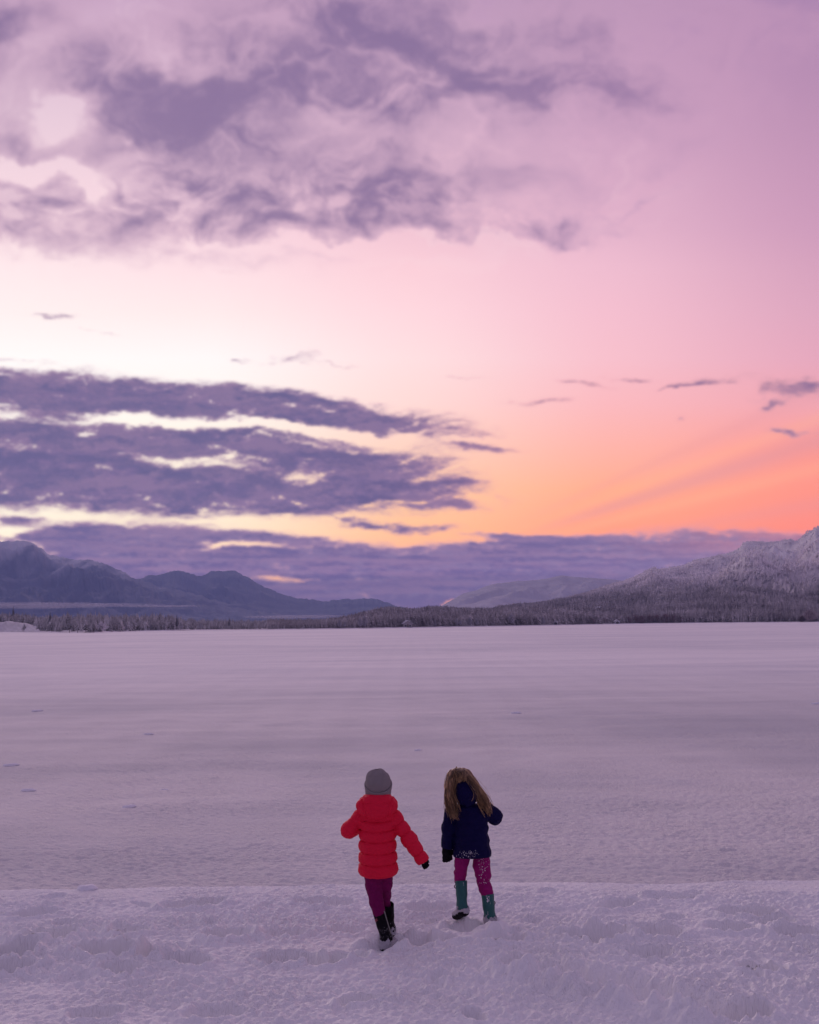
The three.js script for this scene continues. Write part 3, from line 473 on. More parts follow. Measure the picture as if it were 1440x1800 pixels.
const edgeShrub = copy(shrub, 'large pinkish frosted shrub at the right edge of the far shore', shoreSpot(1424, 0.03), 2, 12); delete edgeShrub.userData.group; edgeShrub.children[1].material = std(0.4, 0.33, 0.36, 0.95, { side: THREE.DoubleSide });
const darkShrub = copy(shrub, 'dark low shrub in front of the frosted shrub at the right edge', shoreSpot(1410, 0.01), 4, 6); delete darkShrub.userData.group; darkShrub.children[1].material = std(0.1, 0.07, 0.08, 0.95, { side: THREE.DoubleSide });

// lakeside houses, pale and small on the far side
const wallMat = std(0.36, 0.33, 0.34, 0.9), roofMat = std(0.6, 0.6, 0.64, 0.9), paneMat = std(0.03, 0.03, 0.04, 0.2), darkWall = std(0.2, 0.16, 0.15, 0.9), woodMat = std(0.13, 0.1, 0.09, 0.9);
function gable(w, h, d, over = 0.4) { const s = new THREE.Shape([[-w / 2 - over, 0], [0, h], [w / 2 + over, 0], [w / 2 + over, 0.25], [0, h + 0.35], [-w / 2 - over, 0.25]].map(([a, b]) => new THREE.Vector2(a, b))); return new THREE.ExtrudeGeometry(s, { depth: d + over * 2, bevelEnabled: false }).translate(0, 0, -d / 2 - over); }
function house(label, pos, w, h, d, m, turn) {
  const o = thing('house', label, 'house', pos, turn);
  const s = new THREE.Shape([[-w / 2, -1.5], [w / 2, -1.5], [w / 2, h], [0, h + w * 0.34], [-w / 2, h]].map(([a, b]) => new THREE.Vector2(a, b)));
  mesh('wall', new THREE.ExtrudeGeometry(s, { depth: d, bevelEnabled: false }).translate(0, 0, -d / 2), m, o);
  const rf = mesh('roof', gable(w, w * 0.36, d).translate(0, h, 0), roofMat, o);
  mesh('chimney', new THREE.BoxGeometry(0.7, 1.8, 0.7).translate(w * 0.2, w * 0.34, -d * 0.2), darkWall, rf);
  for (const [x, y] of [[-w * 0.25, h * 0.45], [w * 0.25, h * 0.45]]) { const f = mesh('window', new THREE.BoxGeometry(1.5, 1.5, 0.12).translate(x, y, d / 2 + 0.05), roofMat, o); mesh('pane', new THREE.BoxGeometry(1.2, 1.2, 0.1).translate(x, y, d / 2 + 0.09), paneMat, f); }
  mesh('door', new THREE.BoxGeometry(1, 2.1, 0.12).translate(0, 1.05 - 0.2, d / 2 + 0.05), woodMat, o);
}
const onHill = (u, t) => { const p = hillAt((u - 440) / 1660 * 760, t); return p; };
house('pale snow-roofed house on the shore left of the middle', shoreSpot(715, 0.03), 6, 2, 5, wallMat, 0.3);
house('small white building at the water line left of the rounded shrubs', shoreSpot(977, 0.03), 3, 2, 3, roofMat, -0.2);
house('white peaked boathouse at the tip of the shrub thicket', shoreSpot(1084, 0.015), 4.2, 1.6, 4, roofMat, 0.2);
house('snow-roofed house among trees above the shore, right of the middle', onHill(1051, 0.16), 12, 5, 9, wallMat, 0.7);
house('left of two small houses on the wooded slope above the thicket', onHill(1162, 0.24), 12, 5, 9, wallMat, -0.3);
house('right of two small houses on the wooded slope above the thicket', onHill(1170, 0.26), 12, 5, 9, wallMat, 0.4);
house('small pale house low in the forest toward the right edge', onHill(1354, 0.18), 10, 4.5, 8, wallMat, 0.1);
{
  const p = shoreSpot(146, 0), o = thing('dock', 'dark wooden dock at the shore below the snowy clearing at left', 'dock', [p[0], LAKE, p[2] + 2], bearing(146) * -1);
  for (let i = 0; i < 12; i++) mesh('plank', new THREE.BoxGeometry(1.05, 0.1, 2.4).translate(-6 + i * 1.09, 0.75, 0), woodMat, o);
  for (const x of [-6, -2, 2, 6]) mesh('post', new THREE.CylinderGeometry(0.14, 0.16, 1.8, 8).translate(x, 0.4, 1.25), woodMat, o);
  mesh('rail', new THREE.BoxGeometry(12.6, 0.12, 0.14).translate(0, 1.3, 1.25), woodMat, o);
}
// lumps of wind-packed snow lying on the ice
{
  const R = rng(3), base = new THREE.IcosahedronGeometry(1, 3), pp = base.attributes.position;
  for (let i = 0; i < pp.count; i++) { const k = 1 + 0.28 * n3(pp.getX(i) * 1.6, pp.getY(i) * 1.6, pp.getZ(i) * 1.6); pp.setXYZ(i, pp.getX(i) * k, Math.max(-0.3, pp.getY(i) * k), pp.getZ(i) * k); }
  base.computeVertexNormals();
  const m = std(0.8, 0.8, 0.84, 0.9);
  [[261, 1292, 0.2, 'small snow lump on the lake, high at the left of the red-jacketed child'], [50, 1391, 0.22, 'snow lump on the lake nearest the left edge'], [20, 1347, 0.24, 'flat snow lump at the left edge of the lake'], [290, 1387, 0.12, 'small snow lump on the lake to the left of the grey hat'], [735, 1320, 0.15, 'snow lump on the lake between and beyond the two children'], [907, 1254, 0.3, 'snow lump far out on the lake beyond the blonde child'], [1435, 1238, 0.3, 'dark snow lump far out at the right edge of the lake'], [66, 1250, 0.3, 'snow lump far out on the lake near the left edge'], [228, 1423, 0.2, 'low ridge of crusted snow on the lake left of the red jacket']].forEach(([u, v, s, label]) => {
    const p = hit(u, v, LAKE), o = mesh('snow_lump', base, m); p[1] += lakeHeight(p[0], p[2]); o.position.set(...p); o.scale.set(s * (0.6 + 0.3 * R()), s * 0.24, s * 0.4); o.rotation.y = R(); tag(o, label, 'snow lump');
  });
  const p = hit(153, 1566, 0), o = mesh('snow_lump', base, m); p[1] = bankHeight(p[0], p[2]); o.position.set(...p); o.scale.set(0.09, 0.04, 0.07); tag(o, 'rounded snow lump on the rim of the bank at left', 'snow lump');
}
// low mist lying in the valley at the foot of the mountains
function mist(label, u, v, r, halfWidth, halfHeight, seed, opacity = 0.06) {
  const a = bearing(u), y = EYE + slope(u, v) * r, o = thing('mist_cloud', label, 'mist', polar(a, r, y), -a), g = new THREE.SphereGeometry(1, 64, 24), p = g.attributes.position;
  for (let i = 0; i < p.count; i++) { const x = p.getX(i), yy = p.getY(i), z = p.getZ(i), k = 1 + 0.3 * n3(x * 2.2 + seed, yy * 2, z * 2) + 0.15 * n3(x * 6 + seed, yy * 3, z * 5); p.setXYZ(i, x * k, yy * (k + 0.25 * n3(x * 5 + seed, 1, z)), z * k); }
  g.computeVertexNormals();
  const m = std(0.9, 0.87, 0.9, 1, { transparent: true, opacity, depthWrite: false });
  for (let k = 0; k < 7; k++) { const s = 1 - k * 0.125, c = mesh('mist_layer', g, m, o); c.castShadow = false; c.scale.set(halfWidth * s, halfHeight * s, halfWidth * 0.3 * s); c.rotation.x = 0; }
}
mist('long pale mist bank over the left wood at the foot of the mountain', 40, 1064, 4300, 430, 11, 3, 0.07);
mist('thin mist streak right of the long bank below the mountain', 285, 1065.5, 4400, 150, 3.4, 8, 0.06);
mist('pale mist streak low in the gap between mountains and wooded hill', 525, 1084, 4000, 190, 6, 12, 0.06);

// ------------------------------------------------------------------ the two children
const smin = (a, b, k) => { const h = clamp(0.5 + 0.5 * (b - a) / k); return lerp(b, a, h) - k * h * (1 - h); };
const smax = (a, b, k) => -smin(-a, -b, k);
const V = (x, y, z) => new THREE.Vector3(x, y, z);
function cone(a, b, ra, rb) {                                            // tapered capsule; .t gives the place along it
  const ax = a.x, ay = a.y, az = a.z, ex = b.x - ax, ey = b.y - ay, ez = b.z - az, L2 = ex * ex + ey * ey + ez * ez;
  const f = (x, y, z) => { const px = x - ax, py = y - ay, pz = z - az, t = clamp((px * ex + py * ey + pz * ez) / L2), dx = px - ex * t, dy = py - ey * t, dz = pz - ez * t; f.t = t; return Math.sqrt(dx * dx + dy * dy + dz * dz) - (ra + (rb - ra) * t); };
  f.L = Math.sqrt(L2); return f;
}
const ball = (c, rx, ry, rz) => { const m = Math.min(rx, ry, rz); return (x, y, z) => { const a = (x - c.x) / rx, b = (y - c.y) / ry, d = (z - c.z) / rz, k = Math.sqrt(a * a + b * b + d * d); return (k - 1) * (m + (k > 1 ? (Math.max(rx, ry, rz) - m) * 0.4 : 0)); }; };
function chain(points, k) { const fs = []; for (let i = 0; i < points.length - 1; i++) fs.push(cone(points[i][0], points[i + 1][0], points[i][1], points[i + 1][1])); return (x, y, z) => { let d = 9; for (const f of fs) d = smin(d, f(x, y, z), k); return d; }; }
function surface(sdf, lo, hi, h, color) {                               // surface nets over a grid of cells of size h
  const nx = Math.ceil((hi.x - lo.x) / h) + 1, ny = Math.ceil((hi.y - lo.y) / h) + 1, nz = Math.ceil((hi.z - lo.z) / h) + 1, F = new Float32Array(nx * ny * nz), at = (i, j, k) => i + nx * (j + ny * k);
  for (let k = 0; k < nz; k++) for (let j = 0; j < ny; j++) for (let i = 0; i < nx; i++) F[at(i, j, k)] = sdf(lo.x + i * h, lo.y + j * h, lo.z + k * h);
  const id = new Int32Array(nx * ny * nz).fill(-1), pos = [], idx = [];
  const E = [[0, 1], [0, 2], [0, 4], [1, 3], [1, 5], [2, 3], [2, 6], [3, 7], [4, 5], [4, 6], [5, 7], [6, 7]], val = new Float32Array(8);
  for (let k = 0; k < nz - 1; k++) for (let j = 0; j < ny - 1; j++) for (let i = 0; i < nx - 1; i++) {
    let m = 0; for (let c = 0; c < 8; c++) { val[c] = F[at(i + (c & 1), j + ((c >> 1) & 1), k + (c >> 2))]; if (val[c] < 0) m |= 1 << c; }
    if (m === 0 || m === 255) continue;
    let x = 0, y = 0, z = 0, n = 0;
    for (const [a, b] of E) if ((val[a] < 0) !== (val[b] < 0)) { const t = val[a] / (val[a] - val[b]); x += lerp(a & 1, b & 1, t); y += lerp((a >> 1) & 1, (b >> 1) & 1, t); z += lerp(a >> 2, b >> 2, t); n++; }
    id[at(i, j, k)] = pos.length / 3; pos.push(lo.x + (i + x / n) * h, lo.y + (j + y / n) * h, lo.z + (k + z / n) * h);
  }
  const quad = (a, b, c, d, flip) => { if (a < 0 || b < 0 || c < 0 || d < 0) return; if (flip) idx.push(a, c, b, a, d, c); else idx.push(a, b, c, a, c, d); };
  for (let k = 1; k < nz - 1; k++) for (let j = 1; j < ny - 1; j++) for (let i = 1; i < nx - 1; i++) {
    const s = F[at(i, j, k)] < 0;
    if (s !== F[at(i + 1, j, k)] < 0) quad(id[at(i, j - 1, k - 1)], id[at(i, j, k - 1)], id[at(i, j, k)], id[at(i, j - 1, k)], !s);
    if (s !== F[at(i, j + 1, k)] < 0) quad(id[at(i - 1, j, k - 1)], id[at(i - 1, j, k)], id[at(i, j, k)], id[at(i, j, k - 1)], !s);
    if (s !== F[at(i, j, k + 1)] < 0) quad(id[at(i - 1, j - 1, k)], id[at(i, j - 1, k)], id[at(i, j, k)], id[at(i - 1, j, k)], !s);
  }
  const nor = new Float32Array(pos.length), uv = new Float32Array(pos.length / 3 * 2), e = h * 0.4, col = color ? new Float32Array(pos.length) : null;
  for (let i = 0; i < pos.length; i += 3) {
    const [x, y, z] = [pos[i], pos[i + 1], pos[i + 2]], a = sdf(x + e, y, z) - sdf(x - e, y, z), b = sdf(x, y + e, z) - sdf(x, y - e, z), c = sdf(x, y, z + e) - sdf(x, y, z - e), l = Math.hypot(a, b, c) || 1;
    nor[i] = a / l; nor[i + 1] = b / l; nor[i + 2] = c / l; uv[i / 3 * 2] = x + z * 0.6; uv[i / 3 * 2 + 1] = y + z * 0.3;
    if (col) col.set(color(x, y, z), i);
  }
  const g = new THREE.BufferGeometry();
  g.setAttribute('position', new THREE.Float32BufferAttribute(pos, 3)); g.setAttribute('normal', new THREE.BufferAttribute(nor, 3)); g.setAttribute('uv', new THREE.BufferAttribute(uv, 2));
  if (col) g.setAttribute('color', new THREE.BufferAttribute(col, 3));
  g.setIndex(idx); return g;
}
const weave = noiseTex(256, tiled((x, y) => 0.5 + 0.25 * fbm(x * 24, y * 24, 3) + 0.2 * Math.sin(x * 402) * Math.sin(y * 402)));
const clothBump = weave.clone(); clothBump.repeat.set(6, 6); clothBump.needsUpdate = true;
const cloth = (r, g, b, rough, more) => new THREE.MeshPhysicalMaterial({ color: new THREE.Color().setRGB(r, g, b), roughness: rough, specularIntensity: 0.22, sheen: 0.5, sheenRoughness: 0.5, sheenColor: new THREE.Color().setRGB(Math.min(1, r * 1.3 + 0.02), g * 2.5 + 0.01, b * 2.2 + 0.01), bumpMap: clothBump, bumpScale: 0.0015, ...more });
const bulge = (t) => Math.pow(Math.max(0, Math.sin(Math.PI * (t - Math.floor(t)))), 0.26);
function seams(ys) { return (y) => { if (y > ys[0]) return 0.8; if (y < ys[ys.length - 1]) return 0.5; let i = 0; while (y < ys[i + 1]) i++; return bulge((ys[i] - y) / (ys[i] - ys[i + 1])) ; }; }
function rounds(rows) {                                                  // torso: rows [point on the axis, half width, half depth], top first
  const Y = rows.map((r) => r[0].y).reverse(), f = (k) => curve(rows.map((r) => [r[0].y, k(r)]).reverse());
  const cx = f((r) => r[0].x), cz = f((r) => r[0].z), rx = f((r) => r[1]), rz = f((r) => r[2]), top = Y[Y.length - 1], bot = Y[0];
  return (x, y, z) => { const yy = clamp(y, bot, top), a = rx(yy), b = rz(yy), q = Math.sqrt(((x - cx(yy)) / a) ** 2 + ((z - cz(yy)) / b) ** 2), d = (q - 1) * Math.min(a, b); return smax(d, Math.max(bot - y, y - top), 0.03); };
}
function arm(points, pitch, amp, k = 0.03) {                              // a quilted sleeve: seams every pitch metres along it
  const fs = []; let run = 0;
  for (let i = 0; i < points.length - 1; i++) { const f = cone(points[i][0], points[i + 1][0], points[i][1], points[i + 1][1]); fs.push([f, run]); run += f.L; }
  return (x, y, z) => { let d = 9; for (const [f, s] of fs) { const e = f(x, y, z) - amp * (bulge((s + f.t * f.L) / pitch + 0.3) - 0.8); d = smin(d, e, k); } return d; };
}
function glove(c, down, side, back, s) {                                  // palm, four curled fingers and a thumb; s scales it
  const P = (d, a, b) => c.clone().addScaledVector(down, d * s).addScaledVector(side, a * s).addScaledVector(back, b * s);
  const fs = [cone(P(-0.045, 0, 0), P(0.005, 0, 0), 0.024 * s, 0.026 * s), cone(P(0.0, -0.014, 0), P(0.03, -0.016, 0), 0.02 * s, 0.018 * s), cone(P(0.0, 0.014, 0), P(0.03, 0.016, 0), 0.02 * s, 0.018 * s)];
  [-0.03, -0.01, 0.01, 0.029].forEach((a, i) => { const l = [0.85, 1, 0.97, 0.8][i]; fs.push(cone(P(0.035, a, 0), P(0.035 + 0.034 * l, a, -0.012), 0.0125 * s, 0.0115 * s), cone(P(0.035 + 0.034 * l, a, -0.012), P(0.042 + 0.03 * l, a * 0.95, -0.042), 0.0115 * s, 0.01 * s)); });
  fs.push(cone(P(-0.012, 0.026, -0.004), P(0.012, 0.05, -0.016), 0.014 * s, 0.0125 * s), cone(P(0.012, 0.05, -0.016), P(0.036, 0.052, -0.03), 0.0125 * s, 0.01 * s));
  return (x, y, z) => { let d = 9; for (let i = 0; i < fs.length; i++) d = smin(d, fs[i](x, y, z), i < 3 ? 0.02 * s : 0.006 * s); return d; };
}
function face(c, r, fwd) {                                                // head with brow, nose, cheeks, chin and ears, looking along fwd
  const up = V(0, 1, 0), right = V(0, 0, 0).crossVectors(fwd, up).normalize(), top = V(0, 0, 0).crossVectors(right, fwd).normalize(), P = (f, u, s) => c.clone().addScaledVector(fwd, f * r).addScaledVector(top, u * r).addScaledVector(right, s * r);
  const parts = [[ball(P(-0.1, 0.15, 0), r * 0.95, r * 0.98, r * 1.02), 0.02], [ball(P(0.3, -0.45, 0), r * 0.66, r * 0.62, r * 0.68), 0.04], [cone(P(0.86, -0.02, 0), P(1.02, -0.28, 0), r * 0.07, r * 0.12), 0.02], [ball(P(0.7, -0.82, 0), r * 0.2, r * 0.16, r * 0.18), 0.03], [ball(P(0.84, -0.55, 0), r * 0.16, r * 0.07, r * 0.1), 0.015], [ball(P(0.0, -0.1, 0.94), r * 0.08, r * 0.26, r * 0.16), 0.01], [ball(P(0.0, -0.1, -0.94), r * 0.08, r * 0.26, r * 0.16), 0.01]];
  const eyes = [0.33, -0.33].map((s) => ball(P(0.86, 0.0, s), r * 0.17, r * 0.1, r * 0.12)), balls = [0.33, -0.33].map((s) => ball(P(0.78, 0.0, s), r * 0.12, r * 0.12, r * 0.12));
  const f = (x, y, z) => { let d = 9; for (const [p, k] of parts) d = smin(d, p(x, y, z), k); for (const e of eyes) d = smax(d, -e(x, y, z), 0.015); for (const e of balls) d = Math.min(d, e(x, y, z)); return d; };
  const lip = P(0.98, -0.56, 0);
  f.color = (x, y, z) => { for (const e of balls) if (e(x, y, z) < 0.002) return [0.12, 0.1, 0.1]; return Math.hypot((x - lip.x) / 0.022, (y - lip.y) / 0.007, (z - lip.z) / 0.02) < 1 ? [0.5, 0.2, 0.18] : [0.62, 0.4, 0.32]; };
  return f;
}
const box = (...ps) => { const lo = V(9, 9, 9), hi = V(-9, -9, -9); for (const [p, r] of ps) { lo.min(p.clone().subScalar(r)); hi.max(p.clone().addScalar(r)); } return [lo, hi]; };
const bodySkin = new THREE.MeshStandardMaterial({ vertexColors: true, roughness: 0.6 });
const crustMat = std(0.4, 0.39, 0.43, 0.95, { bumpMap: clothBump, bumpScale: 0.004 });
const crustOf = (shape, level, seed) => (x, y, z) => Math.max(shape(x, y, z) - 0.004 - 0.004 * n3(x * 60, y * 60, z * 60), level(x, y, z) + 0.032 * n3(x * 34 + seed, y * 34, z * 34) + 0.02 * n3(x * 95, y * 95, z * 95));
function boot(person, pts, foot, mats, { cut, crust, seed, loop, soleDown }) {
  // pts: shaft [point, radius] from the top; foot: heel and toe [point, radius]
  const shaft = chain(pts, 0.01), last = pts[pts.length - 1][0], ft = chain([[last, pts[pts.length - 1][1] * 0.95], ...foot], 0.03);
  const axis = V(0, 0, 0).subVectors(pts[0][0], pts[1][0]).normalize(), top = pts[0][0];
  const solePoint = foot[0][0].clone().addScaledVector(soleDown, foot[0][1] * 0.8);
  const inSole = (x, y, z) => (x - solePoint.x) * soleDown.x + (y - solePoint.y) * soleDown.y + (z - solePoint.z) * soleDown.z;
  const whole = (x, y, z) => { let d = smin(shaft(x, y, z), ft(x, y, z), 0.025) + 0.0016 * n3(x * 35, y * 18, z * 35); d = smax(d, (x - top.x) * axis.x + (y - top.y) * axis.y + (z - top.z) * axis.z, 0.006); return smax(d, inSole(x, y, z), 0.006); };
  const hollow = chain(pts.map(([p, r], i) => [i ? p : p.clone().addScaledVector(axis, 0.03), r - 0.007]), 0.01);
  const upper = (x, y, z) => { const deep = (x - top.x) * axis.x + (y - top.y) * axis.y + (z - top.z) * axis.z; return deep > -0.05 ? smax(whole(x, y, z), -Math.max(hollow(x, y, z), -0.05 - deep), 0.003) : whole(x, y, z); };
  const B = box(...pts.map(([p, r]) => [p, r + 0.02]), ...foot.map(([p, r]) => [p, r + 0.03]));
  const b = mesh('boot', surface(upper, ...B, 0.006), mats.upper, person);
  const soleShape = (x, y, z) => Math.max(ft(x, y, z) - 0.004, Math.abs(inSole(x, y, z) - 0.002) - 0.011);
  mesh('sole', surface(soleShape, B[0].clone().subScalar(0.02), B[1].clone().addScalar(0.02), 0.005), mats.sole, b);
  if (crust) mesh('snow_crust', surface(crustOf(whole, crust, seed), B[0].clone().subScalar(0.02), B[1].clone().addScalar(0.02), 0.005), crustMat, b);
  if (loop) { const g = new THREE.TorusGeometry(0.013, 0.0035, 6, 14); g.translate(...loop.toArray()); mesh('pull_loop', g, mats.sole, b); }
  return b;
}

// ---- the child in the red jacket
{
  const D = -hit(676, 1661, 0)[2], gx = hit(676, 1661, 0)[0], base = V(gx, bankHeight(gx, -D) - 0.012, -D);
  const J = (zx, zy, dz = 0) => { const r = ray(560 + zx / 4.7375, 1320 + zy / 4.7375), t = (-D + dz) / r.z; return V(r.x * t, EYE + r.y * t, r.z * t).sub(base); };
  const person = thing('person', 'child in a red puffer jacket and grey knit hat running toward the lake', 'person', base.toArray());
  const W = 0.00086;                                                       // metres to one step of the zoomed pixels at this distance
  const headC = J(497, 292, -0.01), fwd = V(0.05, 0.3, -1).normalize();
  const shL = J(350, 548), elL = J(250, 662, -0.01), haL = J(310, 640, -0.2), shR = J(632, 548), elR = J(762, 745, 0.02), haR = J(868, 915, 0.03);
  const hipL = J(455, 990, 0.01), knL = J(482, 1262, 0.02), anL = J(568, 1572, 0.02), hipR = J(545, 990, -0.01), knR = J(548, 1200, -0.1), anR = J(588, 1475, -0.2);
  const head = face(headC, 0.078, fwd), neck = cone(headC, J(490, 480), 0.04, 0.045), trunk = rounds([[J(490, 500), 0.1, 0.06], [J(490, 600), 0.115, 0.08], [J(490, 800), 0.1, 0.075], [J(492, 1000), 0.11, 0.085]]);
  const limbsOf = [cone(shL, elL, 0.034, 0.029), cone(elL, haL, 0.029, 0.021), cone(shR, elR, 0.034, 0.029), cone(elR, haR, 0.029, 0.021), cone(hipL, knL, 0.05, 0.038), cone(knL, anL, 0.037, 0.025), cone(hipR, knR, 0.05, 0.038), cone(knR, anR, 0.037, 0.025)];
  const body = (x, y, z) => { let d = Math.min(head(x, y, z), 9); d = smin(d, neck(x, y, z), 0.02); d = smin(d, trunk(x, y, z), 0.03); for (const l of limbsOf) d = smin(d, l(x, y, z), 0.02); return d; };
  mesh('body', surface(body, ...box([headC, 0.13], [haL, 0.05], [haR, 0.05], [anL, 0.06], [anR, 0.06]), 0.011, head.color), bodySkin, person);
  // jacket
  const red = cloth(0.72, 0.01, 0.045, 0.6), redHood = red;
  const torso = rounds([[J(488, 455), 0.07, 0.05], [J(488, 490), 0.112, 0.075], [J(490, 540), 0.128, 0.092], [J(491, 620), 0.13, 0.102], [J(492, 720), 0.131, 0.108], [J(494, 850), 0.133, 0.112], [J(497, 950), 0.139, 0.118], [J(497, 1010), 0.135, 0.115], [J(496, 1048), 0.118, 0.1]]);
  const sy = seams([J(0, 500).y, J(0, 578).y, J(0, 660).y, J(0, 747).y, J(0, 845).y, J(0, 937).y, J(0, 1075).y].map((y, i) => y - [0, 0, 0, 0, 0, 0, 0][i] * 0.0001));
  const sx0 = J(490, 700).x;
  const armR = arm([[shR, 0.052], [elR, 0.049], [J(880, 928, 0.03), 0.046]], 0.083, 0.019), armL = arm([[shL, 0.054], [elL, 0.053], [J(300, 655, -0.17), 0.047]], 0.078, 0.013);
  const cuffN = V(0, 0, 0).subVectors(J(880, 928, 0.03), elR).normalize(), cuffP = J(876, 930, 0.03);
  const jacket = (x, y, z) => {
    const wr = 0.0035 * n3(x * 22, y * 30, z * 22) + 0.0018 * n3(x * 60, y * 75, z * 60) + 0.0032 * n3(x * 75, y * 16, z * 75) * n3(x * 9, y * 9, z * 9 + 5);
    const dip = 0.012 * (((x - sx0) / 0.13) ** 2);                        // seams sag a little toward the middle of the back
    let d = torso(x, y, z) - 0.025 * (sy(y - dip + 0.006) - 0.84);
    let a = armR(x, y, z); a = smax(a, (x - cuffP.x) * cuffN.x + (y - cuffP.y) * cuffN.y + (z - cuffP.z) * cuffN.z, 0.012);
    d = smin(d, a, 0.016); d = smin(d, armL(x, y, z), 0.016);
    return d + wr;
  };
  const jm = mesh('jacket', surface(jacket, ...box([J(488, 430), 0.1], [elL, 0.1], [J(300, 650, -0.2), 0.08], [J(890, 960, 0.03), 0.07], [J(490, 1060), 0.17], [J(490, 700), 0.2]), 0.005), red, person);
  // hood lying on the back, open round the neck
  const bag = ball(J(488, 458, 0.055), 0.148, 0.088, 0.085), low = ball(J(480, 505, 0.075), 0.1, 0.06, 0.06), rim = ball(J(492, 405, 0.0), 0.118, 0.06, 0.105), open = ball(J(495, 330, -0.03), 0.088, 0.1, 0.095);
  const hx = [J(378, 460).x, J(600, 460).x], hy = J(0, 425).y, topY = J(0, 352, 0.05).y;
  const hood = (x, y, z) => {
    let d = smin(smin(bag(x, y, z), low(x, y, z), 0.03), rim(x, y, z), 0.03);
    d = smax(d, y - topY, 0.03);
    for (const s of hx) d += 0.006 * Math.exp(-(((x - s - 0.25 * (y - hy) * Math.sign(s - sx0)) / 0.007) ** 2));
    d += 0.004 * Math.exp(-(((y - hy) / 0.006) ** 2)) * (x > hx[0] && x < hx[1] ? 1 : 0) + 0.004 * n3(x * 25, y * 25, z * 25) + 0.002 * n3(x * 60, y * 60, z * 60);
    return smax(d, -open(x, y, z), 0.012);
  };
  mesh('hood', surface(hood, ...box([J(488, 450, 0.04), 0.19]), 0.006), redHood, jm);
  // hat
  const hc = J(498, 268, -0.012), wool = std(0.235, 0.21, 0.21, 0.95, { bumpMap: clothBump, bumpScale: 0.004 }), tilt = V(0, 0.83, 0.5).normalize(), gp = J(498, 262, -0.01);
  const cap0 = ball(hc, 0.09, 0.094, 0.1), band = cone(J(498, 285, -0.012), J(496, 400, -0.005), 0.087, 0.083), cap = (x, y, z) => smin(cap0(x, y, z), band(x, y, z), 0.02), tip = ball(J(499, 210, -0.015), 0.078, 0.045, 0.08);
  const plane = (x, y, z) => (x - gp.x) * tilt.x + (y - gp.y) * tilt.y + (z - gp.z) * tilt.z;
  const folds = (x, y, z) => { const a = Math.atan2(z - hc.z, x - hc.x), k = smooth(0.0, 0.09, y - hc.y); return 0.006 * k * Math.cos(a * 3 + 0.5) + 0.004 * k * n3(x * 30, y * 30, z * 30); };
  const hatShape = (x, y, z) => smin(cap(x, y, z), tip(x, y, z), 0.02) + folds(x, y, z);
  const hat = (x, y, z) => Math.max(hatShape(x, y, z), -plane(x, y, z) - 0.004, J(0, 395, 0.05).y - 0.03 - y);
  const hm = mesh('hat', surface(hat, ...box([hc, 0.135]), 0.005), wool, person);
  mesh('hat_cuff', surface((x, y, z) => { const p = plane(x, y, z); return smax(Math.abs(hatShape(x, y, z)) - 0.007, Math.max(p + 0.0045, -p - 0.085), 0.004); }, ...box([hc, 0.14]), 0.005), wool, hm);
  // trousers
  const trousers = chain([[hipL, 0.072], [J(462, 1120, 0.01), 0.058], [knL, 0.047], [J(500, 1330, 0.03), 0.041], [J(515, 1400, 0.02), 0.034]], 0.02), trousersR = chain([[hipR, 0.07], [J(550, 1110, -0.03), 0.053], [knR, 0.046], [J(555, 1290, -0.12), 0.036], [J(570, 1360, -0.14), 0.032]], 0.02);
  mesh('trousers', surface((x, y, z) => smin(trousers(x, y, z), trousersR(x, y, z), 0.01) + 0.0045 * n3(x * 16, y * 42 + x * 20, z * 16) + 0.002 * n3(x * 50, y * 60, z * 50), ...box([hipL, 0.12], [hipR, 0.12], [J(515, 1420, 0.02), 0.07], [J(570, 1390, -0.14), 0.06]), 0.006), cloth(0.16, 0.005, 0.075, 0.8), person);
  // boots
  const mats = { upper: cloth(0.005, 0.004, 0.007, 0.7), sole: cloth(0.006, 0.005, 0.008, 0.8) };
  const heel = J(556, 1612, 0.03), toe = J(612, 1605, -0.1);
  const bN = boot(person, [[J(500, 1328, 0.025), 0.046], [J(535, 1450, 0.03), 0.041], [J(565, 1555, 0.025), 0.04]], [[heel, 0.04], [toe, 0.043]], mats, { crust: (x, y, z) => y - J(0, 1572).y, seed: 3, soleDown: V(0.1, -1, 0.1).normalize() });
  mesh('back_stripe', surface(cone(J(548, 1335, 0.068), J(603, 1520, 0.06), 0.004, 0.004), ...box([J(548, 1335, 0.068), 0.015], [J(603, 1520, 0.06), 0.015]), 0.004), std(0.22, 0.22, 0.2, 0.7), bN);
  const emblem = [cone(J(470, 1412, 0.066), J(486, 1398, 0.07), 0.0035, 0.003), cone(J(474, 1424, 0.067), J(492, 1408, 0.071), 0.003, 0.003)];
  mesh('emblem', surface((x, y, z) => Math.min(emblem[0](x, y, z), emblem[1](x, y, z)), ...box([J(480, 1410, 0.068), 0.03]), 0.003), std(0.35, 0.08, 0.1, 0.7), bN);
  boot(person, [[J(580, 1272, -0.1), 0.042], [J(582, 1380, -0.14), 0.04], [anR, 0.038]], [[J(590, 1500, -0.19), 0.038], [J(600, 1500, -0.3), 0.038]], mats, { crust: (x, y, z) => y - J(0, 1480, -0.2).y, seed: 9, soleDown: V(0, -1, 0.05).normalize() });
  const dn = cuffN.clone(), sd = V(1, 0.35, 0).addScaledVector(dn, -V(1, 0.35, 0).dot(dn)).normalize(), bk = V(0, 0, 0).crossVectors(sd, dn).normalize();
  mesh('glove', surface(glove(J(872, 922, 0.02), dn, sd, bk, 0.62), ...box([J(885, 945, 0.02), 0.08]), 0.004), cloth(0.006, 0.005, 0.008, 0.8), person);
  const d2 = V(0.35, 0.5, -0.8).normalize(), s2 = V(1, 0, 0.4).addScaledVector(d2, -V(1, 0, 0.4).dot(d2)).normalize();
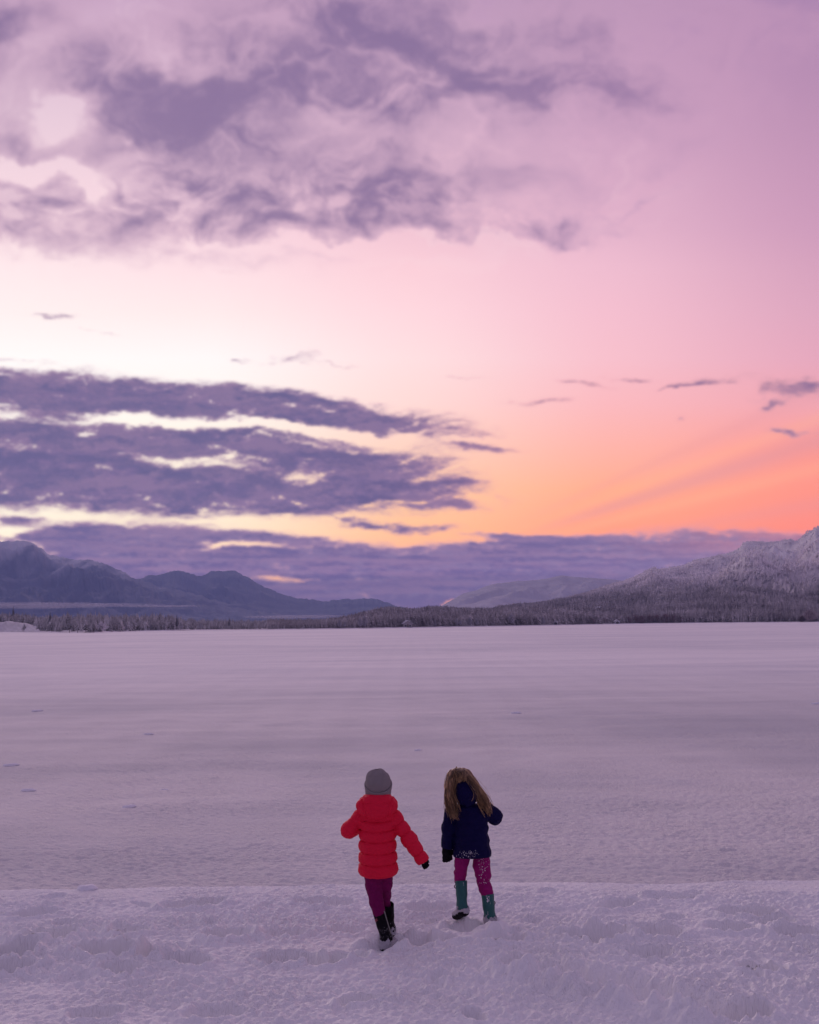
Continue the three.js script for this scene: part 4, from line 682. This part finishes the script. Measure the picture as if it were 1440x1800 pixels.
  mesh('glove', surface(glove(J(318, 632, -0.225), d2, s2, V(0, 0, 0).crossVectors(s2, d2), 0.75), ...box([J(318, 632, -0.235), 0.1]), 0.004), cloth(0.006, 0.005, 0.008, 0.8), person);
  // a puff of powder kicked up round the boots
  const R = rng(41), im = new THREE.InstancedMesh(new THREE.OctahedronGeometry(1, 0), std(0.92, 0.91, 0.95, 0.9), 15000), m = new THREE.Matrix4(), q = new THREE.Quaternion();
  for (let i = 0; i < 15000; i++) {
    const g = () => (R() + R() + R() - 1.5) / 1.5, left = R() < 0.3, c = left ? J(450, 1560, -0.05) : J(690, 1550, -0.1), p = c.clone().add(V(g() * (left ? 0.13 : 0.24), 0, g() * 0.25)); p.add(base); p.y = bankHeight(p.x, p.z) + Math.pow(R(), 1.8) * (left ? 0.16 : 0.17);
    const s = 0.0007 + 0.0012 * R(); im.setMatrixAt(i, m.compose(p, q, V(s, s, s)));
  }
  im.name = 'snow_spray'; scene.add(im); tag(im, 'puff of powder snow kicked up round the black boots', null, null, 'stuff');
}
// ---- the child in the navy jacket
{
  const D = -hit(866, 1621, 0)[2], gx = hit(850, 1621, 0)[0], base = V(gx, bankHeight(gx, -D) - 0.012, -D);
  const J = (zx, zy, dz = 0) => { const r = ray(730 + zx / 5.455, 1320 + zy / 5.455), t = (-D + dz) / r.z; return V(r.x * t, EYE + r.y * t, r.z * t).sub(base); };
  const person = thing('person', 'child with long blonde hair, navy jacket and teal boots stepping toward the lake', 'person', base.toArray());
  const headC = J(428, 290, -0.03), fwd = V(-0.15, -0.25, -1).normalize();
  const shL = J(345, 575), elL = J(318, 745, 0), haL = J(305, 960, -0.03), shR = J(690, 565), elR = J(762, 628, -0.02), haR = J(690, 560, -0.2);
  const hipL = J(458, 985), knL = J(436, 1165, -0.02), anL = J(448, 1490, 0.04), hipR = J(634, 985), knR = J(655, 1250, -0.01), anR = J(716, 1600, 0.0);
  const head = face(headC, 0.076, fwd), neck = cone(headC, J(490, 520), 0.04, 0.045), trunk = rounds([[J(515, 530), 0.1, 0.06], [J(530, 620), 0.112, 0.08], [J(545, 820), 0.1, 0.075], [J(548, 990), 0.11, 0.085]]);
  const limbsOf = [cone(shL, elL, 0.033, 0.028), cone(elL, haL, 0.028, 0.02), cone(shR, elR, 0.033, 0.028), cone(elR, haR, 0.028, 0.02), cone(hipL, knL, 0.05, 0.037), cone(knL, anL, 0.036, 0.025), cone(hipR, knR, 0.05, 0.037), cone(knR, anR, 0.036, 0.025)];
  const body = (x, y, z) => { let d = head(x, y, z); d = smin(d, neck(x, y, z), 0.02); d = smin(d, trunk(x, y, z), 0.03); for (const l of limbsOf) d = smin(d, l(x, y, z), 0.02); return d; };
  mesh('body', surface(body, ...box([headC, 0.13], [haL, 0.05], [elR, 0.06], [haR, 0.05], [anL, 0.06], [anR, 0.06]), 0.011, head.color), bodySkin, person);
  const navy = cloth(0.004, 0.003, 0.042, 0.75);
  const torso = rounds([[J(495, 500), 0.075, 0.05], [J(512, 535), 0.128, 0.075], [J(525, 580), 0.136, 0.09], [J(535, 680), 0.128, 0.1], [J(540, 780), 0.126, 0.103], [J(544, 880), 0.133, 0.107], [J(548, 960), 0.139, 0.112], [J(550, 1022), 0.145, 0.116]]);
  const armL = arm([[shL, 0.05], [elL, 0.047], [J(304, 935, -0.02), 0.047]], 0.105, 0.008), armR = arm([[shR, 0.055], [elR, 0.056], [J(690, 585, -0.17), 0.05]], 0.1, 0.008);
  const cN = V(0, 0, 0).subVectors(J(304, 935, -0.02), elL).normalize(), cP = J(304, 930, -0.02), hemY = J(0, 1018).y, sy = seams([500, 585, 690, 795, 900, 1018].map((k) => J(0, k).y));
  const jacket = (x, y, z) => {
    const wr = 0.006 * n3(x * 14 + 3, y * 20, z * 14) + 0.003 * n3(x * 40, y * 50, z * 40);
    let d = torso(x, y, z) - 0.006 * (sy(y) - 0.5);
    let a = armL(x, y, z); a = smax(a, (x - cP.x) * cN.x + (y - cP.y) * cN.y + (z - cP.z) * cN.z, 0.006);
    d = smin(d, a, 0.014); d = smin(d, armR(x, y, z), 0.02) + wr;
    return smax(d, hemY - 0.05 * (x - 0.0) * 0.0 - y, 0.006);
  };
  const jm = mesh('jacket', surface(jacket, ...box([J(495, 480), 0.1], [J(300, 940, -0.02), 0.07], [elL, 0.09], [elR, 0.1], [J(690, 590, -0.18), 0.08], [J(550, 1040), 0.18], [J(540, 700), 0.18]), 0.006), navy, person);
  const bag = ball(J(492, 430, 0.055), 0.088, 0.083, 0.062), upper = ball(J(465, 340, 0.05), 0.058, 0.05, 0.05), collar = ball(J(480, 400, 0.0), 0.095, 0.075, 0.085);
  mesh('hood', surface((x, y, z) => smin(smin(bag(x, y, z), upper(x, y, z), 0.03), collar(x, y, z), 0.03) + 0.005 * n3(x * 24, y * 24, z * 24) + 0.003 * n3(x * 55, y * 55, z * 55), ...box([J(480, 400, 0.03), 0.16]), 0.006), navy, jm);
  const trL = chain([[hipL, 0.066], [J(446, 1080, 0), 0.049], [knL, 0.045], [J(432, 1230, -0.01), 0.039], [J(436, 1310, 0), 0.033]], 0.02), trR = chain([[hipR, 0.062], [J(636, 1100, 0), 0.062], [J(652, 1190, 0), 0.056], [knR, 0.047], [J(678, 1325, 0), 0.049], [J(690, 1365, 0), 0.043], [J(697, 1430, 0), 0.036]], 0.015);
  mesh('trousers', surface((x, y, z) => smin(trL(x, y, z), trR(x, y, z), 0.012) + 0.009 * n3(x * 14, y * 34 + x * 14, z * 14) + 0.003 * n3(x * 36, y * 46, z * 36), ...box([hipL, 0.12], [hipR, 0.12], [J(436, 1330, 0), 0.06], [J(697, 1450, 0), 0.06]), 0.006), cloth(0.26, 0.008, 0.125, 0.8), person);
  const mats = { upper: std(0.006, 0.092, 0.086, 0.55), sole: cloth(0.008, 0.007, 0.01, 0.8) };
  const bL = boot(person, [[J(439, 1242, 0.0), 0.047], [J(446, 1370, 0.02), 0.042], [J(447, 1480, 0.045), 0.036]], [[J(466, 1530, 0.06), 0.033], [J(398, 1575, -0.05), 0.034]], mats, { crust: (x, y, z) => y - J(0, 1505, 0.04).y, seed: 5, loop: J(392, 1300, 0.01), soleDown: V(-0.12, -0.85, 0.45).normalize() });
  const bR = boot(person, [[J(694, 1368, 0.0), 0.048], [J(704, 1490, 0.01), 0.044], [J(718, 1600, 0.01), 0.041]], [[J(722, 1640, 0.02), 0.038], [J(730, 1645, -0.12), 0.038]], mats, { crust: (x, y, z) => y - J(0, 1588, 0).y, seed: 12, loop: J(750, 1458, 0.01), soleDown: V(0, -1, 0).normalize() });
  // flecks of snow on the shafts of the boots
  const R = rng(8), fleck = (a, b, w, n) => { const gs = []; for (let i = 0; i < n; i++) { const p = a.clone().lerp(b, R()).add(V((R() - 0.5) * w, 0, 0)); const g = new THREE.IcosahedronGeometry(0.0015 + 0.0035 * R() * R(), 0); g.scale(1, 1.3, 0.6); g.translate(p.x, p.y, p.z); gs.push(g); } return mergeGeometries(gs); };
  const fm = std(0.72, 0.7, 0.74, 0.9);
  tag(mesh('snow_flecks', fleck(J(460, 1265, 0.046), J(458, 1330, 0.05), 0.012, 24), fm, bL), null, null, null, 'stuff');
  tag(mesh('snow_flecks', fleck(J(700, 1390, 0.05), J(712, 1580, 0.05), 0.03, 70), fm, bR), null, null, null, 'stuff');
  mesh('glove', surface(glove(J(298, 968, -0.02), V(0.22, -1, 0.05).normalize(), V(1, 0.22, -0.25).normalize(), V(0.25, 0, 1).normalize(), 0.98), ...box([J(305, 990, -0.03), 0.12]), 0.005), cloth(0.005, 0.004, 0.007, 0.8), person);
  const d2 = V(-0.4, 0.5, -0.75).normalize(), s2 = V(-1, 0, 0.5).addScaledVector(d2, -V(-1, 0, 0.5).dot(d2)).normalize();
  mesh('glove', surface(glove(J(676, 545, -0.23), d2, s2, V(0, 0, 0).crossVectors(s2, d2), 0.8), ...box([J(676, 545, -0.24), 0.1]), 0.004), cloth(0.005, 0.004, 0.007, 0.8), person);
  // hair: a cap over the crown, two falls parted by the hood, and loose strands
  const crown = ball(J(424, 268, -0.02), 0.085, 0.085, 0.092);
  const fallL = chain([[J(355, 230, 0.0), 0.04], [J(330, 330, 0.03), 0.037], [J(328, 430, 0.05), 0.034], [J(345, 500, 0.07), 0.027], [J(362, 545, 0.075), 0.012]], 0.03), fallR = chain([[J(490, 235, 0.0), 0.045], [J(560, 320, 0.02), 0.034], [J(615, 410, 0.05), 0.032], [J(655, 480, 0.06), 0.027], [J(680, 520, 0.055), 0.012]], 0.03);
  const tone = (k) => [lerp(0.06, 0.92, Math.pow(k, 1.6)), lerp(0.03, 0.59, Math.pow(k, 1.6)), lerp(0.016, 0.29, Math.pow(k, 1.6))];
  const lump = (x, y, z) => 0.006 * n3(x * 55 + y * 12, y * 9, z * 40) + 0.003 * n3(x * 130 + y * 20, y * 16, z * 90);
  const mass = surface((x, y, z) => smin(smin(crown(x, y, z), fallL(x, y, z), 0.03), fallR(x, y, z), 0.03) + lump(x, y, z), ...box([J(424, 265, -0.02), 0.13], [J(340, 590, 0.08), 0.06], [J(700, 560, 0.06), 0.06]), 0.006, (x, y, z) => tone(clamp(0.32 + 0.5 * n3(x * 70 + y * 14, y * 8, z * 60) + 0.3 * smooth(headC.y + 0.06, headC.y - 0.12, y))));
  const tubes = [mass.toNonIndexed()], strand = (pts, r, k, len = 1) => { const cv = new THREE.CatmullRomCurve3(pts), c = new THREE.CatmullRomCurve3([0, 1, 2, 3, 4, 5, 6, 7].map((i) => cv.getPoint(i / 7 * len))), g = new THREE.TubeGeometry(c, 16, r, 3, false), n = g.attributes.position.count, col = new Float32Array(n * 3), t = tone(k); for (let i = 0; i < n; i++) { const s = 0.6 + 0.4 * Math.floor(i / 4) / 16; col.set([t[0] * s, t[1] * s, t[2] * s], i * 3); } g.setAttribute('color', new THREE.BufferAttribute(col, 3)); tubes.push(g.toNonIndexed()); };
  const fall = (list, n, spread, tipSpread) => { for (let i = 0; i < n; i++) { const a = R() * 6.283, q = Math.sqrt(R()), sx = Math.cos(a) * q, sz = Math.sin(a) * q, end = 0.8 + 0.3 * R(), wav = R() * 6; const pts = list.map(([p, r], j) => { const w = r * (0.85 + 0.3 * R()) * (j === list.length - 1 ? tipSpread : spread); return p.clone().add(V(sx * w + 0.011 * Math.sin(2.2 * sx + 1.3 * sz + 0.25 * wav + j * 1.6), (end - 1) * 0.05 * j, sz * w)); }); strand(pts, 0.0007 + 0.001 * R(), clamp(0.12 + 0.55 * R() + 0.75 * n2(sx * 2.6 + spread * 9 + list[0][0].x * 40, sz * 2.6 + 3)), 0.78 + 0.22 * R()); } };
  fall([[J(400, 185, 0.01), 0.03], [J(348, 240, 0.02), 0.035], [J(336, 340, 0.04), 0.036], [J(336, 440, 0.06), 0.036], [J(352, 540, 0.085), 0.036], [J(375, 615, 0.09), 0.034]], 420, 1.0, 1.25);
  fall([[J(440, 185, 0.0), 0.03], [J(515, 245, 0.02), 0.04], [J(575, 330, 0.04), 0.034], [J(625, 420, 0.06), 0.034], [J(668, 505, 0.075), 0.035], [J(702, 572, 0.07), 0.03]], 420, 1.0, 1.25);
  fall([[J(425, 190, 0.05), 0.03], [J(470, 240, 0.075), 0.03], [J(540, 330, 0.085), 0.025], [J(590, 400, 0.1), 0.02], [J(585, 470, 0.12), 0.025]], 26, 1, 2);
  fall([[J(420, 185, 0.05), 0.03], [J(385, 250, 0.075), 0.03], [J(365, 380, 0.08), 0.025], [J(385, 490, 0.1), 0.02], [J(430, 600, 0.11), 0.016]], 40, 1, 1.2);
  fall([[J(430, 195, 0.03), 0.05], [J(440, 235, 0.07), 0.055], [J(440, 285, 0.085), 0.045]], 120, 1, 1);
  fall([[J(450, 190, 0.0), 0.03], [J(530, 250, 0.01), 0.04], [J(595, 330, 0.03), 0.04], [J(655, 420, 0.05), 0.04], [J(700, 500, 0.06), 0.04], [J(722, 556, 0.06), 0.04]], 40, 1.0, 1.2);
  fall([[J(390, 190, 0.0), 0.03], [J(332, 260, 0.02), 0.04], [J(322, 380, 0.04), 0.042], [J(328, 470, 0.06), 0.042], [J(350, 560, 0.085), 0.045], [J(390, 625, 0.09), 0.05]], 40, 1.0, 1.4);
  strand([J(405, 190, 0.0), J(392, 165, 0.0), J(398, 150, 0.01)], 0.0035, 0.5); strand([J(396, 190, 0.0), J(388, 170, 0.0), J(402, 153, 0.01)], 0.003, 0.4);
  for (const g of tubes) for (const k of Object.keys(g.attributes)) if (!['position', 'normal', 'color'].includes(k)) g.deleteAttribute(k);
  mesh('hair', mergeGeometries(tubes), new THREE.MeshStandardMaterial({ vertexColors: true, roughness: 0.5 }), person);
  // flying grains of snow behind the jacket hem and the right leg
  const im = new THREE.InstancedMesh(new THREE.IcosahedronGeometry(1, 0), std(0.92, 0.91, 0.95, 0.9), 170), m = new THREE.Matrix4(), q = new THREE.Quaternion();
  for (let i = 0; i < 170; i++) {
    const hem = i < 85, p = (hem ? J(510 + (R() + R() - 1) * 130, 960 + R() * 70 + 20 * (R() - 0.5), 0.14 + 0.05 * R()) : J(655 + (R() + R() - 1) * 70, 1030 + R() * 250, 0.09 + 0.06 * R())).add(base), s = 0.0009 + 0.0026 * Math.pow(R(), 2.6);
    im.setMatrixAt(i, m.compose(p, q, V(s, s, s)));
  }
  im.name = 'snow_grains'; scene.add(im); tag(im, 'loose grains of snow flying behind the navy jacket and pink trousers', null, null, 'stuff');
}

renderer.render(scene, camera);
